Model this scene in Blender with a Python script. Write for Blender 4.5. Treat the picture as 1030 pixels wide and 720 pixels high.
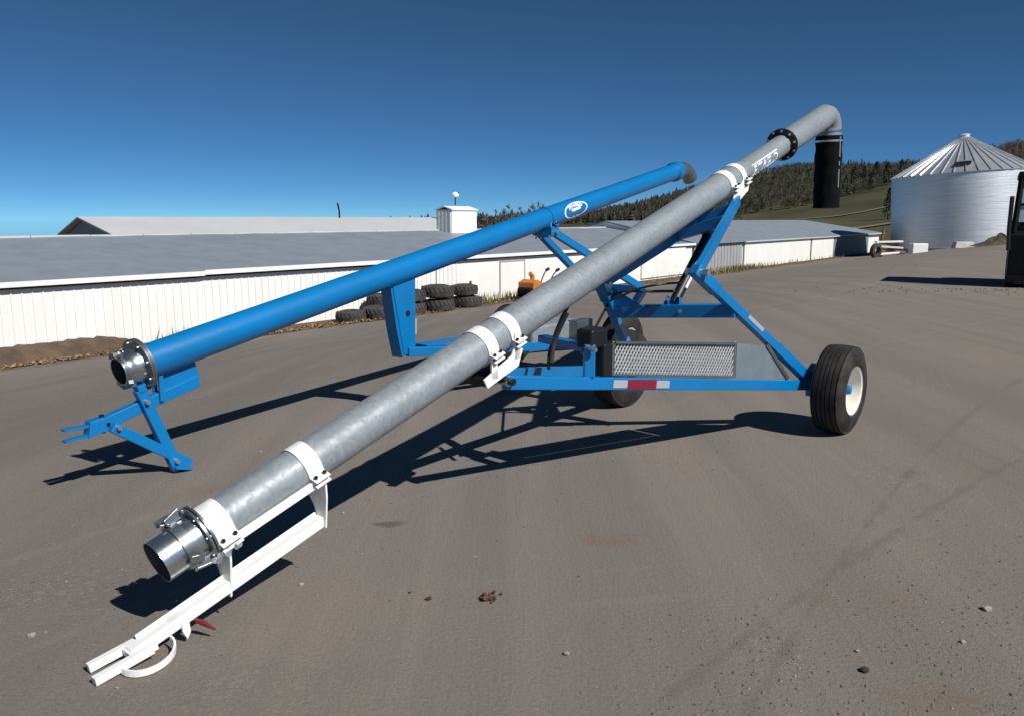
import bpy, bmesh, math, random
import numpy as np
from mathutils import Vector, Matrix
for _o in list(bpy.data.objects): bpy.data.objects.remove(_o)
S = bpy.context.scene
C = S.collection
rnd = random.Random(7)
nrg = np.random.default_rng(11)
PI = math.pi

# ------------------------------------------------------------------ camera, sky, sun, exposure
cd = bpy.data.cameras.new('camera'); cam = bpy.data.objects.new('camera', cd); C.objects.link(cam)
cd.sensor_width = 36.0; cd.lens = 36.0*800/1030; cd.clip_end = 6000; cd.clip_start = 0.05
PITCH = math.atan(140/800)
cam.location = (0, 0, 1.75); cam.rotation_euler = (PI/2-PITCH, 0, 0)
S.camera = cam
S.render.resolution_x, S.render.resolution_y = 1024, 715
SUN_EL = 42.5; SUN_AZ = 133.0                     # azimuth clockwise from +Y
w = bpy.data.worlds.new('World'); S.world = w; w.use_nodes = True
nt = w.node_tree; bg = nt.nodes['Background']
sky = nt.nodes.new('ShaderNodeTexSky'); sky.sky_type = 'NISHITA'; sky.sun_disc = False
sky.sun_elevation = math.radians(SUN_EL); sky.sun_rotation = math.radians(SUN_AZ)
sky.altitude = 9500; sky.air_density = 1.0; sky.dust_density = 0.0; sky.ozone_density = 8.0
tint = nt.nodes.new('ShaderNodeMix'); tint.data_type = 'RGBA'; tint.blend_type = 'MULTIPLY'; tint.inputs[0].default_value = 1.0
tint.inputs[7].default_value = (0.80, 1.0, 0.82, 1)
nt.links.new(sky.outputs[0], tint.inputs[6]); nt.links.new(tint.outputs[2], bg.inputs[0]); bg.inputs[1].default_value = 0.082
sd = bpy.data.lights.new('sun', 'SUN'); sd.energy = 4.6; sd.angle = math.radians(0.53); sd.color = (1.0, 0.965, 0.915)
so = bpy.data.objects.new('sun', sd); C.objects.link(so)
az, el = math.radians(SUN_AZ), math.radians(SUN_EL)
sdir = Vector((math.sin(az)*math.cos(el), math.cos(az)*math.cos(el), math.sin(el)))
so.rotation_euler = sdir.to_track_quat('Z', 'Y').to_euler(); so.location = sdir*50
S.view_settings.view_transform = 'Standard'; S.view_settings.look = 'None'
S.view_settings.gamma = 1; S.view_settings.use_curve_mapping = False
S.view_settings.exposure = 0.2
S.render.engine = 'CYCLES'; S.cycles.max_bounces = 6; S.cycles.use_denoising = True

# ------------------------------------------------------------------ materials
def mat(name, col, rough=0.6, metal=0.0, var=0.0, vscale=8.0, col2=None, bump=0.0, bscale=60.0, coat=0.0, stretch=(1,1,1), spec=0.5, detail=6.0, vlow=0.35, vhigh=0.65):
    m = bpy.data.materials.new(name); m.use_nodes = True
    t = m.node_tree; b = t.nodes['Principled BSDF']
    b.inputs['Base Color'].default_value = (*col, 1); b.inputs['Roughness'].default_value = rough
    b.inputs['Metallic'].default_value = metal; b.inputs['Coat Weight'].default_value = coat
    b.inputs['Specular IOR Level'].default_value = spec
    tc = t.nodes.new('ShaderNodeTexCoord'); mp = t.nodes.new('ShaderNodeMapping'); mp.inputs['Scale'].default_value = stretch
    t.links.new(tc.outputs['Object'], mp.inputs[0])
    if var > 0 or col2:
        n = t.nodes.new('ShaderNodeTexNoise'); n.inputs['Scale'].default_value = vscale; n.inputs['Detail'].default_value = detail; n.inputs['Roughness'].default_value = 0.6
        t.links.new(mp.outputs[0], n.inputs['Vector'])
        r = t.nodes.new('ShaderNodeValToRGB'); c2 = col2 or tuple(c*(1-var) for c in col); c1 = col if col2 else tuple(min(1, c*(1+var)) for c in col)
        r.color_ramp.elements[0].position = vlow; r.color_ramp.elements[1].position = vhigh
        r.color_ramp.elements[0].color = (*c2, 1); r.color_ramp.elements[1].color = (*c1, 1)
        t.links.new(n.outputs[0], r.inputs[0]); t.links.new(r.outputs[0], b.inputs['Base Color'])
        rr = t.nodes.new('ShaderNodeMapRange'); rr.inputs[3].default_value = min(1, rough*1.15); rr.inputs[4].default_value = rough*0.85
        t.links.new(n.outputs[0], rr.inputs[0]); t.links.new(rr.outputs[0], b.inputs['Roughness'])
    if bump > 0:
        n2 = t.nodes.new('ShaderNodeTexNoise'); n2.inputs['Scale'].default_value = bscale; n2.inputs['Detail'].default_value = 5
        t.links.new(mp.outputs[0], n2.inputs['Vector'])
        bp = t.nodes.new('ShaderNodeBump'); bp.inputs['Strength'].default_value = bump; bp.inputs['Distance'].default_value = 0.01
        t.links.new(n2.outputs[0], bp.inputs['Height']); t.links.new(bp.outputs[0], b.inputs['Normal'])
    return m
def island_mat(name, cols, rough=0.9):
    m = bpy.data.materials.new(name); m.use_nodes = True; t = m.node_tree; b = t.nodes['Principled BSDF']
    g = t.nodes.new('ShaderNodeNewGeometry'); r = t.nodes.new('ShaderNodeValToRGB')
    while len(r.color_ramp.elements) < len(cols): r.color_ramp.elements.new(0.5)
    for i, c in enumerate(cols):
        r.color_ramp.elements[i].position = i/(len(cols)-1); r.color_ramp.elements[i].color = (*c, 1)
    t.links.new(g.outputs['Random Per Island'], r.inputs[0]); t.links.new(r.outputs[0], b.inputs['Base Color'])
    b.inputs['Roughness'].default_value = rough; b.inputs['Specular IOR Level'].default_value = 0.2
    return m

def galv_mat(name, dark, light, metal, rough, scale):
    """galvanised sheet: spangle cells over cloudy zinc bloom, faint weld lines from the bump"""
    m = bpy.data.materials.new(name); m.use_nodes = True; t = m.node_tree; b = t.nodes['Principled BSDF']; L = t.links
    tc = t.nodes.new('ShaderNodeTexCoord')
    n = t.nodes.new('ShaderNodeTexNoise'); n.inputs['Scale'].default_value = scale; n.inputs['Detail'].default_value = 8; n.inputs['Roughness'].default_value = 0.7
    v = t.nodes.new('ShaderNodeTexVoronoi'); v.inputs['Scale'].default_value = scale*14
    L.new(tc.outputs['Object'], n.inputs['Vector']); L.new(tc.outputs['Object'], v.inputs['Vector'])
    sep = t.nodes.new('ShaderNodeSeparateColor'); L.new(v.outputs['Color'], sep.inputs[0])
    ma = t.nodes.new('ShaderNodeMath'); ma.operation = 'MULTIPLY_ADD'; ma.inputs[1].default_value = 0.35; L.new(sep.outputs[0], ma.inputs[0]); L.new(n.outputs[0], ma.inputs[2])
    r = t.nodes.new('ShaderNodeValToRGB'); r.color_ramp.elements[0].position = 0.4; r.color_ramp.elements[1].position = 0.95
    r.color_ramp.elements[0].color = (*dark, 1); r.color_ramp.elements[1].color = (*light, 1)
    L.new(ma.outputs[0], r.inputs[0]); L.new(r.outputs[0], b.inputs['Base Color'])
    rr = t.nodes.new('ShaderNodeMapRange'); rr.inputs[3].default_value = rough*1.2; rr.inputs[4].default_value = rough*0.75
    L.new(ma.outputs[0], rr.inputs[0]); L.new(rr.outputs[0], b.inputs['Roughness']); b.inputs['Metallic'].default_value = metal
    n2 = t.nodes.new('ShaderNodeTexNoise'); n2.inputs['Scale'].default_value = scale*6; n2.inputs['Detail'].default_value = 4
    L.new(tc.outputs['Object'], n2.inputs['Vector'])
    bp = t.nodes.new('ShaderNodeBump'); bp.inputs['Strength'].default_value = 0.12; bp.inputs['Distance'].default_value = 0.004
    L.new(n2.outputs[0], bp.inputs['Height']); L.new(bp.outputs[0], b.inputs['Normal'])
    return m

M = {}
M['galv'] = galv_mat('galvanised_steel', (0.20, 0.228, 0.25), (0.30, 0.335, 0.36), 0.2, 0.56, 3.5)
M['zinc'] = galv_mat('bright_zinc', (0.42, 0.45, 0.47), (0.62, 0.65, 0.67), 0.95, 0.3, 9.0)
M['darkzinc'] = galv_mat('dull_zinc', (0.16, 0.18, 0.19), (0.3, 0.33, 0.34), 0.8, 0.42, 12.0)
M['white'] = mat('white_paint', (0.8, 0.8, 0.79), 0.42, col2=(.66, .64, .60), vscale=9, vlow=.28, vhigh=.46, detail=9, bump=0.05, bscale=40)
M['blue'] = mat('blue_paint', (0.0, 0.165, 0.44), 0.38, col2=(0.0, 0.145, 0.37), vscale=2.2, coat=0.2, bump=0.04, bscale=45, detail=12, vlow=.3, vhigh=.6)
M['black'] = mat('black_steel', (0.007, 0.007, 0.008), 0.45, var=0.3, vscale=15)
M['sock'] = mat('black_canvas', (0.004, 0.004, 0.0045), 0.9, var=0.4, vscale=14, bump=0.6, bscale=18, stretch=(1, 1, 0.25), spec=0.12)
M['rubber'] = mat('tyre_rubber', (0.011, 0.011, 0.011), 0.72, col2=(0.036, 0.032, 0.028), vscale=9, bump=0.1, bscale=80, spec=0.35)
M['rim'] = mat('cream_rim_paint', (0.76, 0.74, 0.66), 0.4, var=0.06, vscale=12)
M['rod'] = mat('chrome_rod', (0.55, 0.56, 0.58), 0.18, metal=1.0)
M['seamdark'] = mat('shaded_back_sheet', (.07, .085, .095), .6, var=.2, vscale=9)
M['sheet'] = mat('blue_grey_zinc_sheet', (.17, .21, .235), .5, var=.12, vscale=7, metal=.2)
M['strand'] = mat('bright_expanded_metal', (.52, .545, .56), .45, metal=.3, var=.15, vscale=30)
M['bolt'] = mat('zinc_bolt', (0.6, 0.6, 0.6), 0.35, metal=0.9)
M['red'] = mat('red_paint', (0.16, 0.012, 0.012), 0.4)
M['redref'] = mat('red_reflective_tape', (0.19, 0.012, 0.03), 0.4)
M['silverref'] = mat('silver_reflective_tape', (0.42, 0.43, 0.46), 0.4, metal=0.2)
M['dark'] = mat('dark_hollow', (0.006, 0.006, 0.006), 0.9)
M['decal'] = mat('white_decal', (0.8, 0.82, 0.84), 0.45)
M['decalblue'] = mat('blue_decal', (0.03, 0.1, 0.33), 0.45)
M['hose'] = mat('rubber_hose', (0.012, 0.012, 0.012), 0.5)
M['panelwhite'] = mat('white_cladding', (0.76, 0.76, 0.74), 0.55, var=0.05, vscale=0.7, stretch=(1, 1, 0.35))
M['corrgrey'] = mat('grey_cladding', (0.33, 0.34, 0.34), 0.5, var=0.12, vscale=1.2, stretch=(1, 1, 0.2))
M['roof'] = mat('grey_metal_roof', (0.25, 0.28, 0.325), 0.55, col2=(0.205, 0.23, 0.27), vscale=0.9, metal=0.1, stretch=(1, 1, 1), detail=12, bump=0.2, bscale=4)
M['roofpale'] = mat('pale_metal_roof', (0.5, 0.51, 0.52), 0.5, var=0.05, vscale=0.4)
M['wood'] = mat('weathered_wood', (0.17, 0.115, 0.07), 0.85, col2=(0.08, 0.052, 0.034), vscale=3, stretch=(1, 1, 4))
M['seam'] = mat('seam_grey', (0.3, 0.3, 0.3), 0.7)  # plain grey for the door frame and wall joint
M['glass'] = mat('cab_glass', (0.36, 0.5, 0.52), 0.08, metal=0.0)
M['orange'] = mat('orange_paint', (0.5, 0.17, 0.03), 0.5, var=0.15, vscale=6)
M['vehicle'] = mat('dark_green_black_paint', (0.004, 0.005, 0.005), 0.6, var=0.3, vscale=4, spec=0.15)

# ------------------------------------------------------------------ mesh builder
class MB:
    def __init__(s): s.v = []; s.f = []
    def add(s, vs, fs):
        o = len(s.v); s.v += [tuple(v) for v in vs]; s.f += [tuple(i+o for i in f) for f in fs]; return s
    def box(s, c, d, rot=None, taper=1.0):
        c = Vector(c); x, y, z = d[0]/2, d[1]/2, d[2]/2; R = rot or Matrix.Identity(3)
        P = [Vector((sx*x*(taper if sz > 0 else 1), sy*y*(taper if sz > 0 else 1), sz*z)) for sz in (-1, 1) for sx, sy in ((-1, -1), (1, -1), (1, 1), (-1, 1))]
        return s.add([c+R@p for p in P], [(3, 2, 1, 0), (4, 5, 6, 7), (0, 1, 5, 4), (1, 2, 6, 5), (2, 3, 7, 6), (3, 0, 4, 7)])
    def bar(s, A, B, wd, ht, up=(0, 0, 1), w2=None, h2=None):
        A, B = Vector(A), Vector(B); a = (B-A).normalized(); up = Vector(up)
        x = a.cross(up); x = x.normalized() if x.length > 1e-6 else a.orthogonal().normalized(); y = x.cross(a)
        w2 = w2 or wd; h2 = h2 or ht
        P = []
        for Q, W, Hh in ((A, wd, ht), (B, w2, h2)):
            for sx, sy in ((-1, -1), (1, -1), (1, 1), (-1, 1)): P.append(Q+x*(sx*W/2)+y*(sy*Hh/2))
        return s.add(P, [(3, 2, 1, 0), (4, 5, 6, 7), (0, 1, 5, 4), (1, 2, 6, 5), (2, 3, 7, 6), (3, 0, 4, 7)])
    def lathe(s, A, axis, prof, seg=32, cap0=True, cap1=True, a0=0.0, a1=2*PI):
        """prof: list of (distance along axis, radius)"""
        A = Vector(A); a = Vector(axis).normalized(); x = a.cross(Vector((0, 0, 1)))
        x = x.normalized() if x.length > 1e-4 else Vector((1, 0, 0)); y = x.cross(a)
        full = abs(a1-a0-2*PI) < 1e-6; n = seg if full else seg+1
        vs = []
        for t, r in prof:
            for k in range(n):
                th = a0+(a1-a0)*k/seg; vs.append(A+a*t+(x*math.cos(th)+y*math.sin(th))*r)
        fs = []
        for i in range(len(prof)-1):
            for k in range(seg):
                k2 = (k+1) % n; fs.append((i*n+k, i*n+k2, (i+1)*n+k2, (i+1)*n+k))
        if cap0 and full: fs.append(tuple(range(n))[::-1])
        if cap1 and full: fs.append(tuple((len(prof)-1)*n+k for k in range(n)))
        return s.add(vs, fs)
    def tube(s, A, B, r, seg=16, r2=None):
        A, B = Vector(A), Vector(B); L = (B-A).length
        return s.lathe(A, B-A, [(0, r), (L, r2 or r)], seg)
    def path(s, pts, r, seg=10):
        pts = [Vector(p) for p in pts]; vs = []; n = len(pts); pr = None
        for i, p in enumerate(pts):
            a = (pts[min(i+1, n-1)]-pts[max(i-1, 0)]).normalized()
            if pr is None: pr = a.orthogonal().normalized()
            x = (pr-a*pr.dot(a)).normalized(); pr = x; y = a.cross(x); rr = r[i] if isinstance(r, (list, tuple)) else r
            vs += [p+(x*math.cos(2*PI*k/seg)+y*math.sin(2*PI*k/seg))*rr for k in range(seg)]
        fs = [(i*seg+k, i*seg+(k+1) % seg, (i+1)*seg+(k+1) % seg, (i+1)*seg+k) for i in range(n-1) for k in range(seg)]
        fs += [tuple(range(seg))[::-1], tuple((n-1)*seg+k for k in range(seg))]
        return s.add(vs, fs)
    def prism(s, pts, off):
        """closed polygon pts swept by vector off"""
        n = len(pts); off = Vector(off); P = [Vector(p) for p in pts]
        return s.add(P+[p+off for p in P], [tuple(range(n)), tuple(range(2*n-1, n-1, -1))]+[(i, i+n, (i+1) % n+n, (i+1) % n) for i in range(n)])
    def rock(s, c, r, sq=0.6, R=None):
        R = R or rnd; bm = bmesh.new(); bmesh.ops.create_icosphere(bm, subdivisions=1, radius=1)
        vs = [Vector(c)+Vector((v.co.x*r*R.uniform(.6, 1.15), v.co.y*r*R.uniform(.6, 1.15), (v.co.z*sq)*r*R.uniform(.7, 1.1))) for v in bm.verts]
        bm.verts.index_update(); fs = [tuple(v.index for v in f.verts) for f in bm.faces]; bm.free()
        return s.add(vs, fs)
    def build(s, name, m, parent=None, smooth=True, bevel=0.0, ang=35):
        me = bpy.data.meshes.new(name); me.from_pydata(s.v, [], s.f)
        bm = bmesh.new(); bm.from_mesh(me); bmesh.ops.recalc_face_normals(bm, faces=bm.faces); bm.to_mesh(me); bm.free()
        if smooth:
            me.polygons.foreach_set('use_smooth', [True]*len(me.polygons)); me.set_sharp_from_angle(angle=math.radians(ang))
        for mm in (m if isinstance(m, (list, tuple)) else [m]): me.materials.append(mm)
        o = bpy.data.objects.new(name, me); C.objects.link(o)
        if parent is not None: o.parent = parent
        if bevel:
            md = o.modifiers.new('bevel', 'BEVEL'); md.width = bevel; md.segments = 2; md.limit_method = 'ANGLE'; md.angle_limit = math.radians(40)
        return o
def tag(o, label=None, cat=None, group=None, kind=None):
    if label: o['label'] = label
    if cat: o['category'] = cat
    if group: o['group'] = group
    if kind: o['kind'] = kind
    return o
def thing(name, label, cat, loc=(0, 0, 0), rz=0.0, group=None):
    o = bpy.data.objects.new(name, None); C.objects.link(o); o.location = loc; o.rotation_euler = (0, 0, rz); o.empty_display_size = 0.2
    return tag(o, label, cat, group)
def copy_tree(o, parent=None):
    c = o.copy(); C.objects.link(c); c.parent = parent
    for ch in list(o.children): copy_tree(ch, c)
    return c
def raw_mesh(name, V, Fq, m, kind=None, parent=None, smooth=False):
    me = bpy.data.meshes.new(name); me.from_pydata(np.asarray(V).tolist(), [], [tuple(f) for f in np.asarray(Fq).tolist()])
    me.materials.append(m)
    if smooth: me.polygons.foreach_set('use_smooth', [True]*len(me.polygons))
    o = bpy.data.objects.new(name, me); C.objects.link(o); o.parent = parent
    if kind: o['kind'] = kind
    return o

# ------------------------------------------------------------------ terrain
E38 = Vector((math.sin(math.radians(38)), math.cos(math.radians(38)), 0)); N38 = Vector((-E38.y, E38.x, 0))
def smoothstep(t): t = np.clip(t, 0, 1); return t*t*(3-2*t)
def ground_z(x, y):
    x = np.asarray(x, float); y = np.asarray(y, float)
    q = N38.x*x+N38.y*y
    t = np.clip((q-6.0)/16.5, 0, 1)
    z = -2.0*(0.55*t+0.45*smoothstep(t))
    z = z-0.04*np.clip(q-42, 0, None)
    return z
def gz(x, y): return float(ground_z(x, y))
def site(s, q, z=0.0):
    """a point along the long building's line: s metres along it, q metres out from the camera side"""
    p = E38*s+N38*q; return Vector((p.x, p.y, z))
def axis_pts(lo, hi, n, k):
    t = np.linspace(-1, 1, n); a = np.sinh(k*t)/np.sinh(k); mid = 0.0
    return np.where(a < 0, -a*lo, a*hi)
xs = np.sort(axis_pts(-2500, 2500, 150, 7.2)); ys = np.sort(np.concatenate([-np.geomspace(1, 60, 8), np.linspace(0, 45, 60), np.geomspace(46, 3200, 60)]))
X, Y = np.meshgrid(xs, ys); Z = ground_z(X, Y)
V = np.stack([X, Y, Z], -1).reshape(-1, 3); nx = len(xs)
idx = np.arange(len(V)).reshape(len(ys), nx); Fq = np.stack([idx[:-1, :-1], idx[:-1, 1:], idx[1:, 1:], idx[1:, :-1]], -1).reshape(-1, 4)

def ground_material():
    m = bpy.data.materials.new('packed_gravel_lot'); m.use_nodes = True; t = m.node_tree; b = t.nodes['Principled BSDF']; L = t.links
    N = t.nodes.new
    tc = N('ShaderNodeTexCoord')
    def mapping(rot, sc):
        mp = N('ShaderNodeMapping'); mp.inputs['Rotation'].default_value = (0, 0, math.radians(rot)); mp.inputs['Scale'].default_value = sc
        L.new(tc.outputs['Object'], mp.inputs[0]); return mp
    def noise(vec, sc, det=6, ro=0.6):
        n = N('ShaderNodeTexNoise'); n.inputs['Scale'].default_value = sc; n.inputs['Detail'].default_value = det; n.inputs['Roughness'].default_value = ro
        L.new(vec, n.inputs['Vector']); return n.outputs[0]
    def ramp(f, p0, p1, c0=(0, 0, 0), c1=(1, 1, 1)):
        r = N('ShaderNodeValToRGB'); r.color_ramp.elements[0].position = p0; r.color_ramp.elements[1].position = p1
        r.color_ramp.elements[0].color = (*c0, 1); r.color_ramp.elements[1].color = (*c1, 1); L.new(f, r.inputs[0]); return r.outputs[0]
    def mix(fac, a, c, mode='MIX', amt=None):
        x = N('ShaderNodeMix'); x.data_type = 'RGBA'; x.blend_type = mode
        if amt is not None: x.inputs[0].default_value = amt
        if fac is not None: L.new(fac, x.inputs[0])
        for s_, v in ((6, a), (7, c)):
            if isinstance(v, tuple): x.inputs[s_].default_value = (*v, 1)
            else: L.new(v, x.inputs[s_])
        return x.outputs[2]
    O = tc.outputs['Object']
    big = ramp(noise(O, 0.33, 5), 0.32, 0.68, (0.238, 0.203, 0.172), (0.200, 0.185, 0.171))
    lanes = noise(mapping(38+3, (1.6, 0.09, 1)).outputs[0], 1.0, 4, 0.55)
    col = mix(ramp(lanes, 0.38, 0.62), big, (0.185, 0.168, 0.150))
    streak = noise(mapping(80, (5.0, 0.15, 1)).outputs[0], 1.0, 3, 0.5)
    col = mix(ramp(streak, 0.60, 0.85, (0, 0, 0), (.5, .5, .5)), col, (0.140, 0.131, 0.123))
    dust = noise(O, 0.9, 5, 0.7)
    col = mix(ramp(dust, 0.58, 0.8), col, (0.200, 0.158, 0.122))
    grit = noise(O, 70, 5, 0.75)
    col = mix(ramp(grit, 0.3, 0.7, (0.72, 0.72, 0.72), (1.25, 1.24, 1.22)), col, col, 'MULTIPLY', 1.0) if False else col
    sp = N('ShaderNodeTexVoronoi'); sp.inputs['Scale'].default_value = 42; sp.inputs['Randomness'].default_value = 1; L.new(O, sp.inputs['Vector'])
    def patch(cx, cy, rx, ry, rot):
        mp = N('ShaderNodeMapping'); mp.vector_type = 'TEXTURE'; mp.inputs['Location'].default_value = (cx, cy, 0); mp.inputs['Rotation'].default_value = (0, 0, math.radians(rot)); mp.inputs['Scale'].default_value = (rx*1.5, ry*1.5, 1000)
        L.new(O, mp.inputs[0]); ln = N('ShaderNodeVectorMath'); ln.operation = 'LENGTH'; L.new(mp.outputs[0], ln.inputs[0])
        ad = N('ShaderNodeMath'); ad.operation = 'MULTIPLY_ADD'; ad.inputs[1].default_value = 1.3; L.new(noise(O, 1.6, 5, 0.65), ad.inputs[0]); L.new(ln.outputs['Value'], ad.inputs[2])
        return ramp(ad.outputs[0], 0.55, 2.05, (1, 1, 1), (0, 0, 0))
    coarse_mask = ramp(noise(O, 0.22, 3), 0.56, 0.72)
    for a_ in ((1.95, 2.75, .75, .75, 20), (1.05, 3.0, .45, .55, -25), (-2.2, 3.5, 1.3, 1.0, 20), (-1.0, 2.75, .9, .35, 10), (-1.35, 5.2, 1.0, .55, 25), (.6, 6.2, 1.3, .7, 10), (2.6, 5.2, .9, .7, 10), (4.5, 8.5, 2.5, 1.2, 30), (13, 19.6, 4.5, 1.0, 5)):
        mx = N('ShaderNodeMath'); mx.operation = 'MAXIMUM'; L.new(coarse_mask, mx.inputs[0]); L.new(patch(*a_), mx.inputs[1]); coarse_mask = mx.outputs[0]
    col = mix(coarse_mask, col, mix(None, col, (1.08, 1.10, 1.12), 'MULTIPLY', 1.0))
    g_r = ramp(noise(O, 110, 4, 0.8), 0.30, 0.70, (0.45, 0.45, 0.45), (1.60, 1.57, 1.52)); g_s = ramp(grit, 0.25, 0.75, (0.70, 0.70, 0.70), (1.27, 1.26, 1.25))
    col = mix(None, col, mix(coarse_mask, g_s, g_r), 'MULTIPLY', 1.0)
    peb = N('ShaderNodeSeparateColor'); L.new(sp.outputs['Color'], peb.inputs[0])
    pv = ramp(peb.outputs[0], 0.80, 0.97)
    pm = N('ShaderNodeMath'); pm.operation = 'MULTIPLY'; L.new(pv, pm.inputs[0]); L.new(coarse_mask, pm.inputs[1])
    pm2 = N('ShaderNodeMath'); pm2.operation = 'MULTIPLY'; pm2.inputs[1].default_value = 0.5; L.new(pm.outputs[0], pm2.inputs[0])
    col = mix(pm2.outputs[0], col, (0.34, 0.31, 0.27))
    # stains with a shape of their own
    def spot(cx, cy, rx, ry, rot, c, amt):
        nonlocal col
        mp = N('ShaderNodeMapping'); mp.vector_type = 'TEXTURE'; mp.inputs['Location'].default_value = (cx, cy, 0); mp.inputs['Rotation'].default_value = (0, 0, math.radians(rot)); mp.inputs['Scale'].default_value = (rx, ry, 1000)
        L.new(O, mp.inputs[0]); ln = N('ShaderNodeVectorMath'); ln.operation = 'LENGTH'; L.new(mp.outputs[0], ln.inputs[0])
        ad = N('ShaderNodeMath'); ad.operation = 'MULTIPLY_ADD'; ad.inputs[1].default_value = 1.2; L.new(noise(O, 6, 5, 0.65), ad.inputs[0]); L.new(ln.outputs['Value'], ad.inputs[2])
        f = ramp(ad.outputs[0], 0.75, 1.65, (amt, amt, amt), (0, 0, 0)); col = mix(f, col, c)
    spot(-0.72, 4.40, 0.26, 0.14, 0, (0.10, 0.092, 0.072), 0.75)
    spot(0.55, 4.15, 0.42, 0.28, 0, (0.22, 0.125, 0.085), 0.6)
    spot(1.6, 2.7, 0.5, 0.35, 0, (0.19, 0.145, 0.11), 0.5)
    spot(-1.9, 5.0, 0.9, 0.3, 20, (0.21, 0.15, 0.11), 0.5)
    # wheel tracks: long shallow arcs where machines turned
    def track(p1, p2, Rd, side, wdt, c, amt):
        nonlocal col
        m_ = (p1+p2)/2; d_ = (p2-p1).normalized(); n_ = Vector((-d_.y, d_.x))*side; h_ = (p2-p1).length/2; ce = m_+n_*math.sqrt(max(Rd*Rd-h_*h_, 0))
        vs_ = N('ShaderNodeVectorMath'); vs_.operation = 'SUBTRACT'; vs_.inputs[1].default_value = (ce.x, ce.y, 0); L.new(O, vs_.inputs[0])
        ml = N('ShaderNodeVectorMath'); ml.operation = 'MULTIPLY'; ml.inputs[1].default_value = (1, 1, 0); L.new(vs_.outputs[0], ml.inputs[0])
        ln = N('ShaderNodeVectorMath'); ln.operation = 'LENGTH'; L.new(ml.outputs[0], ln.inputs[0])
        sb = N('ShaderNodeMath'); sb.operation = 'SUBTRACT'; sb.inputs[1].default_value = Rd; L.new(ln.outputs['Value'], sb.inputs[0])
        ab = N('ShaderNodeMath'); ab.operation = 'ABSOLUTE'; L.new(sb.outputs[0], ab.inputs[0])
        dv = N('ShaderNodeMath'); dv.operation = 'MULTIPLY_ADD'; dv.inputs[1].default_value = 1/wdt; L.new(ab.outputs[0], dv.inputs[0])
        nz = N('ShaderNodeMath'); nz.operation = 'MULTIPLY'; nz.inputs[1].default_value = 1.5; L.new(noise(O, 2.2, 5, .7), nz.inputs[0]); L.new(nz.outputs[0], dv.inputs[2])
        f = ramp(dv.outputs[0], .75, 1.7, (amt, amt, amt), (0, 0, 0)); col = mix(f, col, c)
    V2 = lambda x, y: Vector((x, y))
    for off in (0, 1.75):
        track(V2(-6.5, 6.2+off), V2(1.5, 12.2+off), 60, 1, .16, (0.135, 0.126, 0.117), .6)
        track(V2(-7.0, 8.6+off*.9), V2(0.5, 14.5+off*.9), 45, 1, .14, (0.225, 0.205, 0.182), .55)
        track(V2(.6, 2.2+off*.3), V2(6.5, 9.5-off), 38, -1, .15, (0.142, 0.132, 0.122), .5)
        track(V2(3.0, 9.0+off), V2(14.0, 17.5+off), 50, -1, .17, (0.225, 0.205, 0.182), .5)
        track(V2(-3.2+off, 3.2), V2(3.5+off, 4.6), 30, 1, .13, (0.215, 0.192, 0.168), .45)
    # lot gives way to rough grass and earth beyond the building
    sx = N('ShaderNodeSeparateXYZ'); L.new(O, sx.inputs[0])
    qx = N('ShaderNodeMath'); qx.operation = 'MULTIPLY'; qx.inputs[1].default_value = N38.x; L.new(sx.outputs[0], qx.inputs[0])
    qq = N('ShaderNodeMath'); qq.operation = 'MULTIPLY_ADD'; qq.inputs[1].default_value = N38.y; L.new(sx.outputs[1], qq.inputs[0]); L.new(qx.outputs[0], qq.inputs[2])
    ed = N('ShaderNodeMath'); ed.operation = 'MULTIPLY_ADD'; ed.inputs[1].default_value = 2.2; L.new(noise(O, 0.8, 5), ed.inputs[0]); L.new(qq.outputs[0], ed.inputs[2])
    er = N('ShaderNodeMapRange'); er.inputs[1].default_value = 22.4; er.inputs[2].default_value = 23.6; L.new(ed.outputs[0], er.inputs[0])
    col = mix(er.outputs[0], col, ramp(noise(O, 3, 6), 0.35, 0.65, (0.075, 0.05, 0.03), (0.15, 0.105, 0.06)))
    gr = N('ShaderNodeMapRange'); gr.inputs[1].default_value = 60; gr.inputs[2].default_value = 75; L.new(qq.outputs[0], gr.inputs[0])
    col = mix(gr.outputs[0], col, (0.06, 0.07, 0.028))
    L.new(col, b.inputs['Base Color']); b.inputs['Roughness'].default_value = 0.92; b.inputs['Specular IOR Level'].default_value = 0.15
    hb = noise(O, 46, 7, 0.78); hc = N('ShaderNodeMath'); hc.operation = 'SUBTRACT'; hc.inputs[1].default_value = 0.5; L.new(hb, hc.inputs[0]); hv = N('ShaderNodeMath'); hv.operation = 'MULTIPLY'; L.new(hc.outputs[0], hv.inputs[0])
    cm = N('ShaderNodeMapRange'); cm.inputs[3].default_value = 0.85; cm.inputs[4].default_value = 2.0; L.new(coarse_mask, cm.inputs[0]); L.new(cm.outputs[0], hv.inputs[1])
    rip = noise(mapping(80, (16, 1.2, 1)).outputs[0], 1.0, 3)
    h2 = N('ShaderNodeMath'); h2.operation = 'MULTIPLY_ADD'; h2.inputs[1].default_value = 0.35; L.new(rip, h2.inputs[0]); L.new(hv.outputs[0], h2.inputs[2])
    bp = N('ShaderNodeBump'); bp.inputs['Strength'].default_value = 0.62; bp.inputs['Distance'].default_value = 0.021
    L.new(h2.outputs[0], bp.inputs['Height']); L.new(bp.outputs[0], b.inputs['Normal'])
    return m
raw_mesh('ground', V, Fq, ground_material(), 'structure', smooth=True)

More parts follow.
